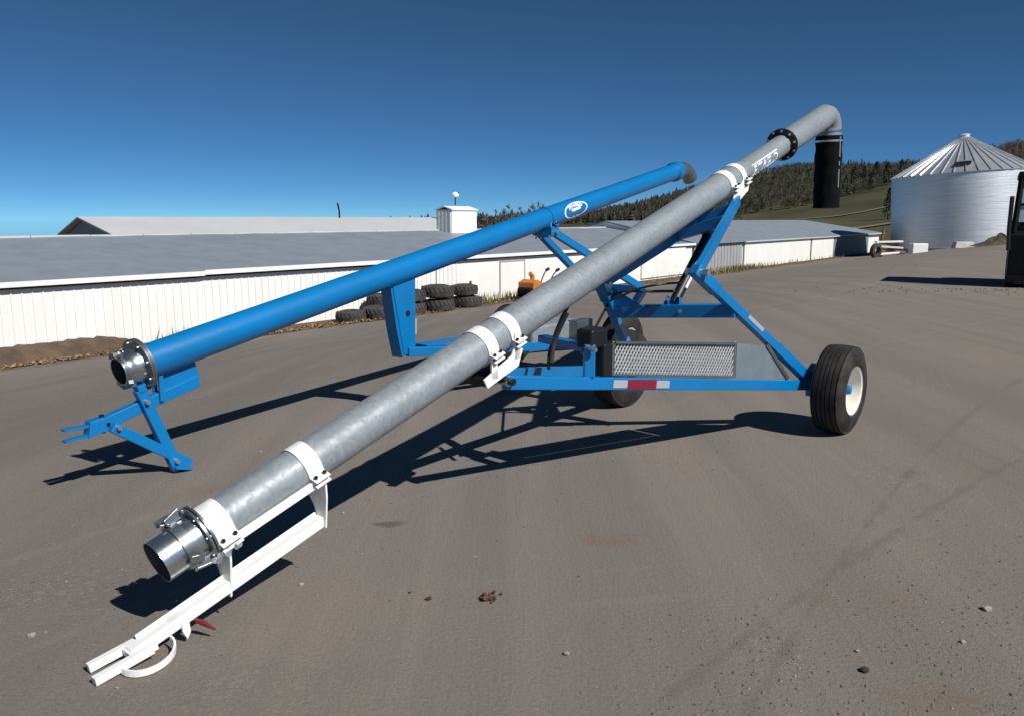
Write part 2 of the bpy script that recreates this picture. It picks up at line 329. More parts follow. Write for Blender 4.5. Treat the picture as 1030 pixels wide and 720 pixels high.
# ------------------------------------------------------------------ far hills
def interp_hill(name, cols_px, low, top, Y0, Y1, Y2, Y3, base, m, px0, px1, nx=120, bump=0.6):
    P = np.linspace(px0, px1, nx); prof = [(Y0, None), (Y0*1.12, 'b'), (Y1, 'l'), (Y2, 't'), (Y3, 'd')]
    ysn = np.linspace(0, 1, 60); V = []
    for j, t in enumerate(ysn):
        Yv = Y0+(Y3-Y0)*t
        for i, p in enumerate(P):
            zl = 1.75+(220-np.interp(p, cols_px, low))*Y1/812; zt = 1.75+(220-np.interp(p, cols_px, top))*Y2/812
            z = np.interp(Yv, [Y0, Y0*1.12, Y1, Y2, Y3], [base-8, base, zl, zt, zt*0.6-10])
            x = (p-515)/800*Yv*0.985
            z += bump*(math.sin(x*0.05+Yv*0.03)+0.6*math.sin(x*0.11-Yv*0.07+2))*(1 if Y0*1.12 < Yv else 0)
            V.append((x, Yv, z))
    idx = np.arange(len(V)).reshape(60, nx); F = np.stack([idx[:-1, :-1], idx[:-1, 1:], idx[1:, 1:], idx[1:, :-1]], -1).reshape(-1, 4)
    o = raw_mesh(name, V, F, m, 'structure', smooth=True)
    return np.array(V).reshape(60, nx, 3)
M['pasture'] = mat('pasture_grass', (0.085, 0.082, 0.045), 0.95, col2=(0.05, 0.054, 0.03), vscale=0.05, spec=0.1, detail=10, stretch=(1, 0.35, 1))
M['hillfloor'] = mat('wooded_hill_floor', (0.05, 0.045, 0.03), 0.95, var=0.3, vscale=0.05, spec=0.1)
CP = [380, 480, 540, 600, 640, 700, 740, 770, 800, 840, 870, 900, 960, 1100, 1250]
LOW = [236, 230, 226, 224, 222, 219.5, 217, 214, 210, 204, 197, 189, 184, 180, 180]
TOP = [238, 230, 226, 219, 210, 192, 183, 175, 171, 170, 170, 170, 169, 168, 168]
HV = interp_hill('pasture_hill', CP, LOW, TOP, 110, 300, 480, 640, -2.5, M['pasture'], 360, 1250)
CP2 = [880, 930, 960, 985, 1010, 1040, 1100, 1250]; TOP2 = [200, 186, 168, 154, 148, 143, 136, 124]
HV2 = interp_hill('far_hill', CP2, [200]*8, TOP2, 560, 640, 900, 1100, 0, M['hillfloor'], 880, 1250, 60, 1.0)

def woods(name, HVg, ylo, yhi, n, kinds, hmin, hmax, m, px_lo=0, px_hi=2000, prefer=None):
    """thousands of small trees in one mass: conifer tiers and bare crowns made of slivers"""
    V = []; F = []; R = random.Random(len(name)*13+n)
    ny, nxx, _ = HVg.shape; tries = 0; cnt = 0
    while cnt < n and tries < n*20:
        tries += 1
        j = R.random()*(ny-1); i = R.random()*(nxx-1); a, b_ = int(j), int(i); fj, fi = j-a, i-b_
        p = (HVg[a, b_]*(1-fj)+HVg[min(a+1, ny-1), b_]*fj)*(1-fi)+(HVg[a, min(b_+1, nxx-1)]*(1-fj)+HVg[min(a+1, ny-1), min(b_+1, nxx-1)]*fj)*fi
        if not (ylo(p) < p[1] < yhi): continue
        cnt += 1; h = R.uniform(hmin, hmax); o = len(V)
        if R.random() < kinds(p, R):
            r = h*R.uniform(.24, .34)
            for k in range(5):                               # ragged conifer tiers
                zb = h*(0.12+0.17*k); rr = r*(1-k/5.5); zt = zb+h*0.3; o = len(V); ph = R.random()*6
                V.append((p[0], p[1], p[2]+min(zt, h)))
                for s in range(7): V.append((p[0]+rr*R.uniform(.6, 1.15)*math.cos(ph+s*.9), p[1]+rr*R.uniform(.6, 1.15)*math.sin(ph+s*.9), p[2]+zb+R.uniform(-.04, .04)*h))
                for s in range(7): F.append((o, o+1+s, o+1+(s+1) % 7))
        else:
            wd = h*R.uniform(.3, .5)
            for k in range(34):                              # bare crown: upswept twig slivers
                th = R.uniform(0, 2*PI); rr = wd*math.sqrt(R.random()); z0 = h*R.uniform(.12, .6); z1 = min(h*(1-.25*rr/wd), z0+h*R.uniform(.12, .4)); s = h*.022
                bx, by = p[0]+.35*rr*math.cos(th), p[1]+.35*rr*math.sin(th); tx, ty = p[0]+rr*math.cos(th), p[1]+rr*math.sin(th); o = len(V)
                V += [(bx-s, by, p[2]+z0), (bx+s, by+s, p[2]+z0), (tx, ty, p[2]+z1)]; F.append((o, o+1, o+2))
            o = len(V); V += [(p[0]-h*.02, p[1], p[2]-1), (p[0]+h*.02, p[1], p[2]-1), (p[0], p[1], p[2]+h*.8)]; F.append((o, o+1, o+2))
    me = bpy.data.meshes.new(name); me.from_pydata(V, [], F); me.materials.append(m)
    o = bpy.data.objects.new(name, me); C.objects.link(o); o['kind'] = 'stuff'; return o
wood_mat = island_mat('winter_woods', [(0.03, 0.036, 0.02), (0.018, 0.026, 0.014), (0.048, 0.045, 0.036), (0.068, 0.062, 0.05), (0.04, 0.039, 0.03), (0.022, 0.03, 0.016)])
def edge1(p):
    px = 515+812*p[0]/p[1]; return np.interp(px, [600, 740, 830, 900], [285, 290, 300, 330])
woods('wooded_hillside', HV, edge1, 500, 6500, lambda p, R: np.interp(515+812*p[0]/p[1], [500, 660, 720, 800, 840], [.3, .25, .03, .05, .2]), 3.4, 6.4, wood_mat)
woods('distant_woods', HV2, lambda p: 640, 960, 3000, lambda p, R: 0.04, 7, 10, island_mat('distant_winter_woods', [(0.05, 0.045, 0.036), (0.075, 0.062, 0.05), (0.045, 0.045, 0.035)]))

# ------------------------------------------------------------------ the long white barn and its neighbours
def spx(px, q, rr=1.0):
    r = (px-515)/800*rr; return (r*N38.y*q-N38.x*q)/(E38.x-r*E38.y)
def site_box(mb, s0, s1, q0, q1, z0, z1):
    P = [site(s0, q0), site(s1, q0), site(s1, q1), site(s0, q1)]
    vs = [p+Vector((0, 0, z0)) for p in P]+[p+Vector((0, 0, z1)) for p in P]
    mb.add(vs, [(3, 2, 1, 0), (4, 5, 6, 7), (0, 1, 5, 4), (1, 2, 6, 5), (2, 3, 7, 6), (3, 0, 4, 7)]); return mb
def rel(mb, root):
    o = root.location; mb.v = [(v[0]-o.x, v[1]-o.y, v[2]-o.z) for v in mb.v]; return mb
Q0 = 23.7
def part_site(mb, name, m, root, **k): return rel(mb, root).build(name, m, root, **k)
def gable_roof(s0, s1, q0, qr, q1, ze0, zr, ze1, th=0.08, hip1=0.0, hip0=0.0, waves=True):
    """roof skin with thickness; slight sag and sheet steps keep its edge uneven"""
    mb = MB(); n = max(2, int((s1-s0)/1.0)); rr = random.Random(int(s0*10+qr))
    top = []
    for i in range(n+1):
        t = i/n; s = s0+(s1-s0)*t; w0 = rr.uniform(-.012, .012) if waves else 0
        sr = min(max(s, s0+hip0), s1-hip1)
        for j in range(9):
            f = j/8
            if f <= .5: q = q0+(qr-q0)*f*2; z = ze0+(zr-ze0)*f*2; ss = s+(sr-s)*f*2
            else: q = qr+(q1-qr)*(f-.5)*2; z = zr+(ze1-zr)*(f-.5)*2; ss = sr+(s-sr)*(f-.5)*2
            top.append(site(ss, q, z+w0*(1 if j in (0, 4) else .4)))
    bot = [p-Vector((0, 0, th)) for p in top]; N = len(top); fs = []
    for i in range(n):
        for j in range(8):
            a = i*9+j; fs.append((a, a+1, a+10, a+9)); fs.append((N+a, N+a+9, N+a+10, N+a+1))
    for i in range(n):
        for j in (0, 8): a = i*9+j; fs.append((a, a+9, N+a+9, N+a))
    for i in (0, n):
        for j in range(8): a = i*9+j; fs.append((a, a+1, N+a+1, N+a))
    return mb.add(top+bot, fs)
def seams(s0, s1, step, q, z0, z1, d=0.022, wd=0.035):
    mb = MB(); s = s0
    while s < s1: site_box(mb, s, s+wd, q-d, q+.01, z0, z1); s += step
    return mb

barn = thing('long_barn', 'long low white barn with grey metal roof running behind the blue pipe', 'barn', site(26, Q0, -2.05))
site_box(m1 := MB(), 2.0, 26.6, Q0, Q0+14, -2.4, -.05); s = 2.0
while s < 26.4: site_box(m1, s, s+.035, Q0-.026, Q0+.01, -2.3, -.06); s += .27
part_site(m1, 'ribbed_wall', M['panelwhite'], barn, smooth=False)
part_site(site_box(MB(), 26.6, 50.0, Q0-.01, Q0+13.98, -2.4, -.045), 'plain_wall', M['panelwhite'], barn, smooth=False)
part_site(gable_roof(1.6, 50.2, Q0-.16, 30.7, 37.9, .075, 1.12, 0.0), 'roof', M['roof'], barn, smooth=False)
rcap = MB()
for k in range(24): site_box(rcap, 1.7+k*2.02, 1.7+k*2.02+2.0, 30.55, 30.85, 1.09, 1.15+.004*(k % 3))
part_site(rcap, 'ridge_cap', M['roofpale'], barn, smooth=False)
fa = MB(); site_box(fa, 1.6, 14.1, Q0-.20, Q0-.162, -.06, .085); site_box(fa, 14.1, 50.2, Q0-.21, Q0-.162, -.03, .12)
part_site(fa, 'fascia', M['panelwhite'], barn, smooth=False)
ve = MB(); site_box(ve, 1.7, 14.0, Q0-.15, Q0-.012, -.125, -.062); site_box(ve, 14.0, 50.1, Q0-.15, Q0-.013, -.1, -.032)
part_site(ve, 'eave_shadow_strip', M['dark'], barn, smooth=False)  # black strip painted in as the shade under the eave
dr = part_site(site_box(MB(), 29.42, 31.25, Q0-.04, Q0-.012, -1.98, -.30), 'door', M['panelwhite'], barn, smooth=False)
fr = MB()
for a in ((29.34, 29.42, -1.99, -.24), (31.25, 31.33, -1.99, -.24), (29.42, 31.25, -.30, -.24)): site_box(fr, a[0], a[1], Q0-.05, Q0-.013, a[2], a[3])
part_site(fr, 'door_frame', M['seam'], barn, smooth=False)
part_site(site_box(site_box(MB(), 43.0, 48.9, Q0-.10, Q0-.04, -1.86, .02), 43.0, 48.9, Q0-.14, Q0-.1, -.06, .03), 'sliding_door', M['panelwhite'], barn, smooth=False)
part_site(site_box(MB(), 25.0, 25.06, Q0-.03, Q0-.023, -2.0, -.12), 'wall_joint', M['seam'], barn, smooth=False)

cup = thing('roof_cupola', 'white boxy cupola with ribbed end straddling the grey barn ridge', 'cupola', site(34.3, 30.7, .95))
CA, CB = spx(455.5, 29.6), spx(480, 29.6)
part_site(site_box(MB(), CA, CB, 29.6, 30.75, .55, 2.22), 'housing', M['panelwhite'], cup, smooth=False)
part_site(gable_roof(CA-.06, CB+.06, 29.53, 30.17, 30.82, 2.24, 2.42, 2.24, th=.05, waves=False), 'cupola_roof', M['panelwhite'], cup, smooth=False)
rb = MB()
for k in range(4): site_box(rb, CA-.05, CA+.002, 29.66+k*.28, 29.8+k*.28, .8, 2.12)
part_site(rb, 'ribs', M['panelwhite'], cup, smooth=False)
CM = spx(459, 30.17)
lamp = thing('rooftop_beacon', 'small round white beacon on a short pole above the cupola', 'beacon', site(CM, 30.17, 2.5))
part_site(MB().tube(site(CM, 30.17, 2.48), site(CM, 30.17, 2.95), .035), 'pole', M['black'], lamp)
part_site(MB().lathe(site(CM, 30.17, 2.9), (0, 0, 1), [(0, .05), (.05, .2), (.15, .22), (.25, .15), (.3, .02)], 16), 'dome', M['white'], lamp)
part_site(MB().bar(site(CM, 30.14, 3.02), site(CM+.4, 30.3, 3.12), .1, .14), 'arm', M['black'], lamp)

shed = thing('rear_shed', 'pale roofed shed showing above the ridge of the long barn', 'shed', site(33, 45, -2.3))
part_site(site_box(MB(), 20.1, 47.3, 40, 47.3, -3.2, .55), 'wall', M['panelwhite'], shed, smooth=False)
part_site(gable_roof(19.75, 48.6, 39.6, 45, 47.6, .55, 1.84, .9, hip1=1.7), 'roof', M['roofpale'], shed, smooth=False)
gb = MB().prism([site(20.1, 40, .5), site(20.1, 47.3, .5), site(20.1, 47.3, .78), site(20.1, 45, 1.72)], E38*.1)
part_site(gb, 'gable_end', M['corrgrey'], shed, smooth=False)
vp = tag(MB().path([site(37.55, 44.8, 1.6), site(37.5, 44.8, 2.3), site(37.38, 44.8, 2.82)], .06).build('vent_pipe', M['black']), 'thin black vent pipe sticking up from the pale rear shed roof', 'vent pipe')

shop = thing('grey_roofed_barn', 'low barn with grey hipped roof and white wall panels beyond the wheel', 'barn', site(74, Q0, -2.05))
cw = MB(); site_box(cw, 50.3, 99.0, Q0+.02, Q0+13, -2.6, .03)
cw.prism([site(50.35, Q0+.05, 0.0), site(50.35, 37.6, 0.0), site(50.35, 30.7, 1.49)], E38*.1)
part_site(cw, 'wall', M['panelwhite'], shop, smooth=False)
cg = MB(); s = 50.3
while s < 58.6: site_box(cg, s, s+.28, Q0-.05, Q0+.015, -2.2, -.02); site_box(cg, s+.28, s+.56, Q0-.02, Q0+.014, -2.2, -.02); s += .56
part_site(cg, 'corrugated_wall', M['corrgrey'], shop, smooth=False)
M['binshadow'] = mat('painted_bin_shadow', (.17, .225, .225), .6, var=.1, vscale=.8)
part_site(site_box(MB(), 81.4, 94.2, Q0-.07, Q0-.02, -2.3, .02), 'bin_shadow_panel', M['binshadow'], shop, smooth=False)  # dark sheet painted in to deepen the bin's shadow on the wall
for a, b_ in ((58.9, 74.3), (74.75, 81.2)):
    part_site(site_box(MB(), a, b_, Q0-.13, Q0-.06, -2.12, .02), 'wall_panel', M['panelwhite'], shop, smooth=False)
part_site(gable_roof(50.25, 100.0, Q0-.3, 30.7, 38, .10, 1.58, .1, hip1=6.0), 'roof', M['roof'], shop, smooth=False)
tr = MB(); site_box(tr, 58.6, 81.4, Q0-.345, Q0-.302, -.03, .06); site_box(tr, 81.4, 100.0, Q0-.345, Q0-.302, .0, .11)
part_site(tr, 'fascia', M['roofpale'], shop, smooth=False)

# ------------------------------------------------------------------ grain bin
SX, SY, SR = 43.05, 77.0, 6.12; SB = gz(SX, SY)-.05
silo = thing('grain_bin', 'round corrugated steel grain bin with ribbed conical roof', 'grain bin', (SX, SY, SB))
silo.rotation_euler = (Matrix.Rotation(math.radians(-3.2), 3, Vector((SX, SY, 0)).normalized())).to_euler()   # the bin stands slightly out of plumb
sm = bpy.data.materials.new('brushed_bin_steel'); sm.use_nodes = True; t_ = sm.node_tree; b_ = t_.nodes['Principled BSDF']
tc = t_.nodes.new('ShaderNodeTexCoord'); mp = t_.nodes.new('ShaderNodeMapping'); mp.inputs['Scale'].default_value = (.25, .25, 9); t_.links.new(tc.outputs['Object'], mp.inputs[0])
nn = t_.nodes.new('ShaderNodeTexNoise'); nn.inputs['Scale'].default_value = 1.4; nn.inputs['Detail'].default_value = 7; nn.inputs['Roughness'].default_value = .7; t_.links.new(mp.outputs[0], nn.inputs['Vector'])
rp = t_.nodes.new('ShaderNodeValToRGB'); rp.color_ramp.elements[0].position = .3; rp.color_ramp.elements[1].position = .7; rp.color_ramp.elements[0].color = (.55, .57, .6, 1); rp.color_ramp.elements[1].color = (.78, .8, .83, 1)
t_.links.new(nn.outputs[0], rp.inputs[0]); t_.links.new(rp.outputs[0], b_.inputs['Base Color']); b_.inputs['Metallic'].default_value = 0.85; b_.inputs['Roughness'].default_value = 0.53
bmp = t_.nodes.new('ShaderNodeBump'); bmp.inputs['Strength'].default_value = .35; bmp.inputs['Distance'].default_value = .05; t_.links.new(nn.outputs[0], bmp.inputs['Height']); t_.links.new(bmp.outputs[0], b_.inputs['Normal'])
M['bin'] = sm
EZ = 5.83-SB; AZ = 9.25-SB
prof = []; k = 0; z = 0.0
while z < EZ: prof.append((z, SR+(.014 if k % 2 else -.014))); z += .055; k += 1
prof.append((EZ, SR))
MB().lathe((0, 0, 0), (0, 0, 1), prof, 96, False, False).build('bin_wall', M['bin'], silo, ang=60)
rf = MB(); NR = 40; RR = SR+.12; vs = [(.42*math.cos(2*PI*k/NR), .42*math.sin(2*PI*k/NR), AZ) for k in range(NR)]+[(RR*math.cos(2*PI*k/NR), RR*math.sin(2*PI*k/NR), EZ-.02) for k in range(NR)]
rf.add(vs, [(k, (k+1) % NR, NR+(k+1) % NR, NR+k) for k in range(NR)]+[tuple(range(NR))[::-1]])
M['binroof'] = mat('bin_roof_steel', (.6, .62, .65), .4, metal=.7, var=.12, vscale=.8)
br = rf.build('bin_roof', M['binroof'], silo, smooth=False)
rbm = MB()
for k in range(NR):
    th = 2*PI*k/NR; d_ = Vector((math.cos(th), math.sin(th), 0)); A = d_*.42+Vector((0, 0, AZ+.03)); B = d_*(RR-.02)+Vector((0, 0, EZ+.03))
    rbm.bar(A, B, .09, .11)
rbm.build('roof_rib', M['binroof'], br, smooth=False)
MB().lathe((0, 0, AZ-.02), (0, 0, 1), [(0, .5), (.06, .5), (.06, .42), (.22, .42), (.26, .5), (.3, .48), (.36, .1)], 24).build('peak_cap', M['white'], br)
hd = Vector((math.cos(math.radians(-118)), math.sin(math.radians(-118)), 0))
A = hd*4.95+Vector((0, 0, EZ+.88)); MB().box(A, (1.1, .9, .28), Matrix.Rotation(math.radians(-22), 3, 'Z')).build('roof_hatch', M['binroof'], br, smooth=False)
MB().box(A+hd*.52+Vector((0, 0, -.06)), (1.0, .06, .2), Matrix.Rotation(math.radians(-22), 3, 'Z')).build('hatch_opening', M['dark'], br, smooth=False)
MB().lathe((0, 0, -.1), (0, 0, 1), [(0, SR+.25), (.22, SR+.25), (.22, SR-.2)], 64, True, False).build('concrete_base', mat('concrete', (.3, .29, .27), .9, var=.2, vscale=2), silo)

# ------------------------------------------------------------------ trees one can tell apart
M['bark'] = mat('grey_bark', (.11, .095, .08), .95, var=.3, vscale=3)
M['twig'] = island_mat('grey_twigs', [(.17, .155, .145), (.11, .10, .095), (.22, .2, .185)])
M['needle'] = island_mat('dark_needles', [(.02, .03, .014), (.035, .048, .02), (.012, .02, .01)])
def bare_tree(x, y, h, seed, label):
    R = random.Random(seed); z0 = gz(x, y); t = thing('bare_tree', label, 'tree', (x, y, z0-.2), 0, 'leafless trees behind the barn ridge'); tk = MB(); tw = MB()
    tk.path([(0, 0, 0), (R.uniform(-.1, .1)*h*.1, 0, h*.35), (R.uniform(-.05, .05)*h, R.uniform(-.03, .03)*h, h*.8)], [h*.022, h*.016, h*.005], 7)
    for k in range(15):
        zb = h*R.uniform(.25, .75); th = R.uniform(0, 2*PI); L_ = h*R.uniform(.18, .36)*(1.1-zb/h*.6); up = R.uniform(.5, 1.1)
        e = Vector((math.cos(th)*L_*.6, math.sin(th)*L_*.6, zb+L_*up)); mid = Vector((math.cos(th)*L_*.28, math.sin(th)*L_*.28, zb+L_*up*.35))
        tk.path([(0, 0, zb), mid, e], [h*.008, h*.006, h*.002], 5)
        for j in range(26):
            f = R.uniform(.35, 1); b0 = mid.lerp(e, f); d = Vector((R.gauss(0, 1), R.gauss(0, 1), R.uniform(.2, 1.6))).normalized()*h*R.uniform(.05, .11); sd_ = d.cross(Vector((R.gauss(0, 1), R.gauss(0, 1), R.gauss(0, 1)))).normalized()*h*.006
            tw.add([b0-sd_, b0+sd_, b0+d], [(0, 1, 2)])
    tk.build('trunk', M['bark'], t); tw.build('crown', M['twig'], t, smooth=False)
def conifer(x, y, z0, h, seed, label, wdf=.2):
    R = random.Random(seed); t = thing('conifer_tree', label, 'tree', (x, y, z0-.3), 0, 'conifers on the pasture edge'); cr = MB()
    MB().path([(0, 0, 0), (0, 0, h*.9)], [h*.022, h*.004], 7).build('trunk', M['bark'], t)
    for k in range(520):
        f = R.random()**.8; zb = h*(.1+.88*f); rr = h*wdf*(1-f)**.75*math.sqrt(R.uniform(.15, 1))*R.uniform(.75, 1.2); th = R.uniform(0, 2*PI)
        c_ = Vector((rr*math.cos(th), rr*math.sin(th), zb)); o_ = Vector((math.cos(th), math.sin(th), R.uniform(-.7, .1)))*h*.045; sd_ = Vector((-math.sin(th), math.cos(th), R.uniform(-.5, .5)))*h*.025
        cr.add([c_-sd_, c_+sd_, c_+o_+sd_*.5, c_+o_-sd_*.5], [(0, 1, 2, 3)])
    cr.build('crown', M['needle'], t, smooth=False)
for k, (px, ty, Yd, lab) in enumerate([(489, 214, 150, 'small leafless tree peeking over the roof just right of the cupola'), (503, 211, 160, 'leafless tree, second along the ridge from the cupola'),
        (516, 206, 150, 'tallest leafless tree above the blue pipe near the cupola'), (527, 206, 170, 'leafless tree between the tallest bare tree and the oval decal'),
        (540, 204, 165, 'leafless tree rising just left of the oval decal'), (552, 204, 180, 'leafless tree right above the oval decal on the blue pipe')]):
    x = (px-515)/800*Yd*.985; zt = 1.75+(220-ty)*Yd*.985/800; bare_tree(x, Yd, zt-gz(x, Yd)+1.0, 40+k, lab)
def hill_z(x, y):
    ny, nx_, _ = HV.shape; j = int(np.clip((y-110)/530*(ny-1), 0, ny-1)); i = int(np.argmin(abs(HV[j, :, 0]-x))); return float(HV[j, i, 2])
for k, (px, Yd, hpx, wf, lab) in enumerate([(889, 330, 24, .3, 'broad dark conifer touching the left edge of the grain bin roof'), (893, 175, 32, .2, 'dark conifer standing half hidden by the left wall of the grain bin'),
        (878, 345, 24, .28, 'rounded dark tree second from the grain bin on the pasture top'), (866, 350, 20, .28, 'small dark tree on the pasture top midway to the black spout'),
        (856, 340, 24, .3, 'dark tree immediately right of the black canvas spout'), (873, 310, 15, .3, 'low bushy tree below the tree line on the pasture'),
        (742, 260, 17, .32, 'dark bush at the wood edge left of the grey roofed barn ridge'), (903, 350, 20, .26, 'tall dark conifer behind the grain bin roof edge')]):
    x = (px-515)/800*Yd*.985; z0 = hill_z(x, Yd); conifer(x, Yd, z0, hpx*Yd/800, 70+k, lab, wf)
M['track'] = mat('pale_farm_track', (.15, .14, .085), .95, var=.2, vscale=.3)
for Yt, pa, pb, sl in ((205, 800, 905, 16), (150, 835, 905, 8)):
    pts = []
    for k in range(30):
        px = pa+(pb-pa)*k/29; yy = Yt+sl*k/29; x = (px-515)/800*yy*.985
        pts.append((x, yy))
    V = []; F = []
    for k, (x, yy) in enumerate(pts):
        for dd in (-1.6, 1.6):
            j0 = (yy+dd-110)/530*59; a = int(j0); f = j0-a; r0 = HV[a]; r1 = HV[a+1]
            zz = np.interp(x, r0[:, 0], r0[:, 2])*(1-f)+np.interp(x, r1[:, 0], r1[:, 2])*f; V.append((x, yy+dd, zz+.25))
        if k: F.append((2*k-2, 2*k, 2*k+1, 2*k-1))
    raw_mesh('farm_track', V, F, M['track'], 'structure')

# ------------------------------------------------------------------ old tyres, odds and ends along the barn
def tyre_mesh(r, wd, ri, lug=22):
    mb = MB(); mb.lathe((0, 0, 0), (0, 0, 1), [(0, ri+.03), (.02, ri+.1), (wd*.12, r*.93), (wd*.3, r*.99), (wd*.7, r*.99), (wd*.88, r*.93), (wd-.02, ri+.1), (wd, ri+.03), (wd*.85, ri), (wd*.15, ri), (0, ri+.03)], 40, False, False)
    for k in range(lug):
        for h in (0, 1):
            th = 2*PI*(k+h*.5)/lug; a = Vector((math.cos(th), math.sin(th), 0)); th2 = th+.16
            b2 = Vector((math.cos(th2), math.sin(th2), 0)); z0_, z1_ = (wd*.14, wd*.5) if h == 0 else (wd*.86, wd*.5)
            mb.bar(a*(r*.965)+Vector((0, 0, z0_)), b2*(r*1.005)+Vector((0, 0, z1_)), r*.085, r*.07, up=a)
    return mb
big = tyre_mesh(.60, .50, .30); M['oldrubber'] = mat('dusty_old_rubber', (.062, .058, .052), .9, col2=(.03, .03, .028), vscale=3, bump=.2, bscale=20)
tyreobj = None
def put_tyre(px, q, lvl, label, sc=1.0, dx=0):
    global tyreobj
    s = spx(px, q); p = site(s, q); z = gz(p.x, p.y)+lvl*.5*sc
    if tyreobj is None: o = big.build('old_tyre', M['oldrubber']); tyreobj = o
    else: o = tyreobj.copy(); C.objects.link(o)
    o.location = (p.x+dx, p.y, z); o.rotation_euler = (rnd.uniform(-.02, .02), rnd.uniform(-.02, .02), rnd.uniform(0, 6)); o.scale = (sc, sc, sc*rnd.uniform(.96, 1.04))
    tag(o, label, 'tyre', 'old tyres stacked along the barn wall')
put_tyre(470, 22.6, 0, 'bottom tyre of the stack nearest the barn door', 1.02); put_tyre(469, 22.6, 1, 'top tyre of the stack nearest the barn door', .98, -.1)
put_tyre(441, 22.4, 0, 'bottom tyre of the middle, tallest stack by the white wall', 1.08); put_tyre(440, 22.4, 1, 'top tyre of the middle, tallest stack by the white wall', 1.1)
put_tyre(413, 22.5, 0, 'bottom tyre partly behind the blue drop bracket', 1.0); put_tyre(413, 22.5, 1, 'top tyre partly behind the blue drop bracket', 1.0)
put_tyre(381, 22.3, 0, 'dark tyre under the blue pipe just left of the drop bracket', 1.0); put_tyre(383, 22.9, 1, 'upper dark tyre left of the blue drop bracket', .9)
put_tyre(352, 22.6, 0, 'leftmost old tyre lying in the shade of the blue pipe', .9)
# leaning stake and prop
p = site(spx(474, 22.9), 22.9); z0 = gz(p.x, p.y)
tag(MB().path([p+Vector((0, 0, z0)), p+Vector((-.03, 0, z0+1.0))], .035, 6).path([p+E38*.55+Vector((0, 0, z0)), p+Vector((-.02, 0, z0+.62))], .025, 6).path([p+Vector((-.03, 0, z0+.85)), p+Vector((-.03, 0, z0+1.05))], .06, 6).build('wooden_stake', M['wood']), 'thin dark propped stake standing between the tyres and the barn door', 'stake')
# orange walk-behind machine
sO = 31.6; pO = site(spx(541, 22.3), 22.3); zO = gz(pO.x, pO.y)
om = thing('snow_blower', 'orange walk-behind snow blower with black handlebars beside the barn door', 'snow blower', (pO.x, pO.y, zO), -math.radians(38))
# local: y along the wall, x towards the camera
hs = MB(); hs.prism([(-.45, -.95, .06), (-.45, -.95, .80), (-.45, -.6, .92), (-.45, -.25, .8), (-.45, -.2, .06)], (.9, 0, 0)); hs.build('auger_housing', M['orange'], om, smooth=False, bevel=.02)
ag = MB(); ag.tube((-.40, -.97, .34), (.40, -.97, .34), .06)
for k in range(9): ag.lathe((-.38+k*.09, -.97, .34), (1, .25, 0), [(0, .24), (.02, .24)], 20)
ag.build('auger', M['black'], om)
MB().path([(0, -.45, .85), (0, -.45, 1.08), (0, -.62, 1.2)], [.12, .11, .1], 10).build('chute', M['orange'], om)
MB().box((0, .2, .5), (.55, .75, .42), taper=.8).build('engine_cover', M['orange'], om, smooth=False, bevel=.03)
for sx in (-1, 1):
    MB().path([(sx*.24, .45, .55), (sx*.28, .9, 1.1), (sx*.3, 1.15, 1.28)], .03, 8).build('handlebar', M['black'], om)
    MB().tube((sx*.3, 1.1, 1.26), (sx*.3, 1.3, 1.32), .07).build('grip', M['black'], om)
    MB().lathe((sx*.34, .15, .22), (sx, 0, 0), [(0, .12), (0, .22), (.12, .22), (.12, .1)], 20).build('wheel', M['rubber'], om)
# earth bank, leaf litter, weeds
bank = MB(); R = random.Random(5); ns = 60
for i in range(ns):
    s = 2.5+(i/(ns-1))*9.6; hh = (.42 if s < 10.3 else .42*(12.1-s)/1.8)*R.uniform(.95, 1.03)+.02
    if 10.6 < s < 11.4: hh += .10
    for j, (dq, f) in enumerate(((-1.25, 0), (-.9, .45), (-.55, .9), (-.3, 1.0), (.05, .95), (.2, .6))):
        p = site(s, Q0-.12+dq*1.0+R.uniform(-.06, .06)); bank.v.append((p.x, p.y, gz(p.x, p.y)-.04+hh*f*R.uniform(.96, 1.03)))
for i in range(ns-1):
    for j in range(5): a = i*6+j; bank.f.append((a, a+1, a+7, a+6))
tag(bank.build('earth_bank', mat('brown_earth', (.13, .082, .05), .95, col2=(.07, .045, .03), vscale=2.5, bump=.6, bscale=9), ang=80), kind='structure')
def litter(name, n, f, cols, smin, smax, upright=0.0):
    V = []; F = []; R = random.Random(n)
    for _ in range(n):
        s, q = f(R); p = site(s, q); z = gz(p.x, p.y)+.01; a = R.uniform(smin, smax); o = len(V)
        if R.random() < upright:
            th = R.uniform(0, 6.28); dx, dy = a*.08*math.cos(th), a*.08*math.sin(th); lx, ly = R.gauss(0, .25)*a, R.gauss(0, .25)*a
            V += [(p.x-dx, p.y-dy, z-.02), (p.x+dx, p.y+dy, z-.02), (p.x+lx, p.y+ly, z+a)]; F.append((o, o+1, o+2))
        else:
            th = R.uniform(0, 6.28); c_, s_ = math.cos(th)*a*.5, math.sin(th)*a*.5; zz = R.uniform(0, .16*a*4)
            V += [(p.x-c_, p.y-s_, z+zz*.2), (p.x+s_*.6, p.y-c_*.6, z+zz), (p.x+c_, p.y+s_, z+zz*.3), (p.x-s_*.6, p.y+c_*.6, z+zz*.7)]; F.append((o, o+1, o+2, o+3))
    me = bpy.data.meshes.new(name); me.from_pydata(V, [], F); me.materials.append(island_mat(name+'_colours', cols)); o = bpy.data.objects.new(name, me); C.objects.link(o); o['kind'] = 'stuff'; return o
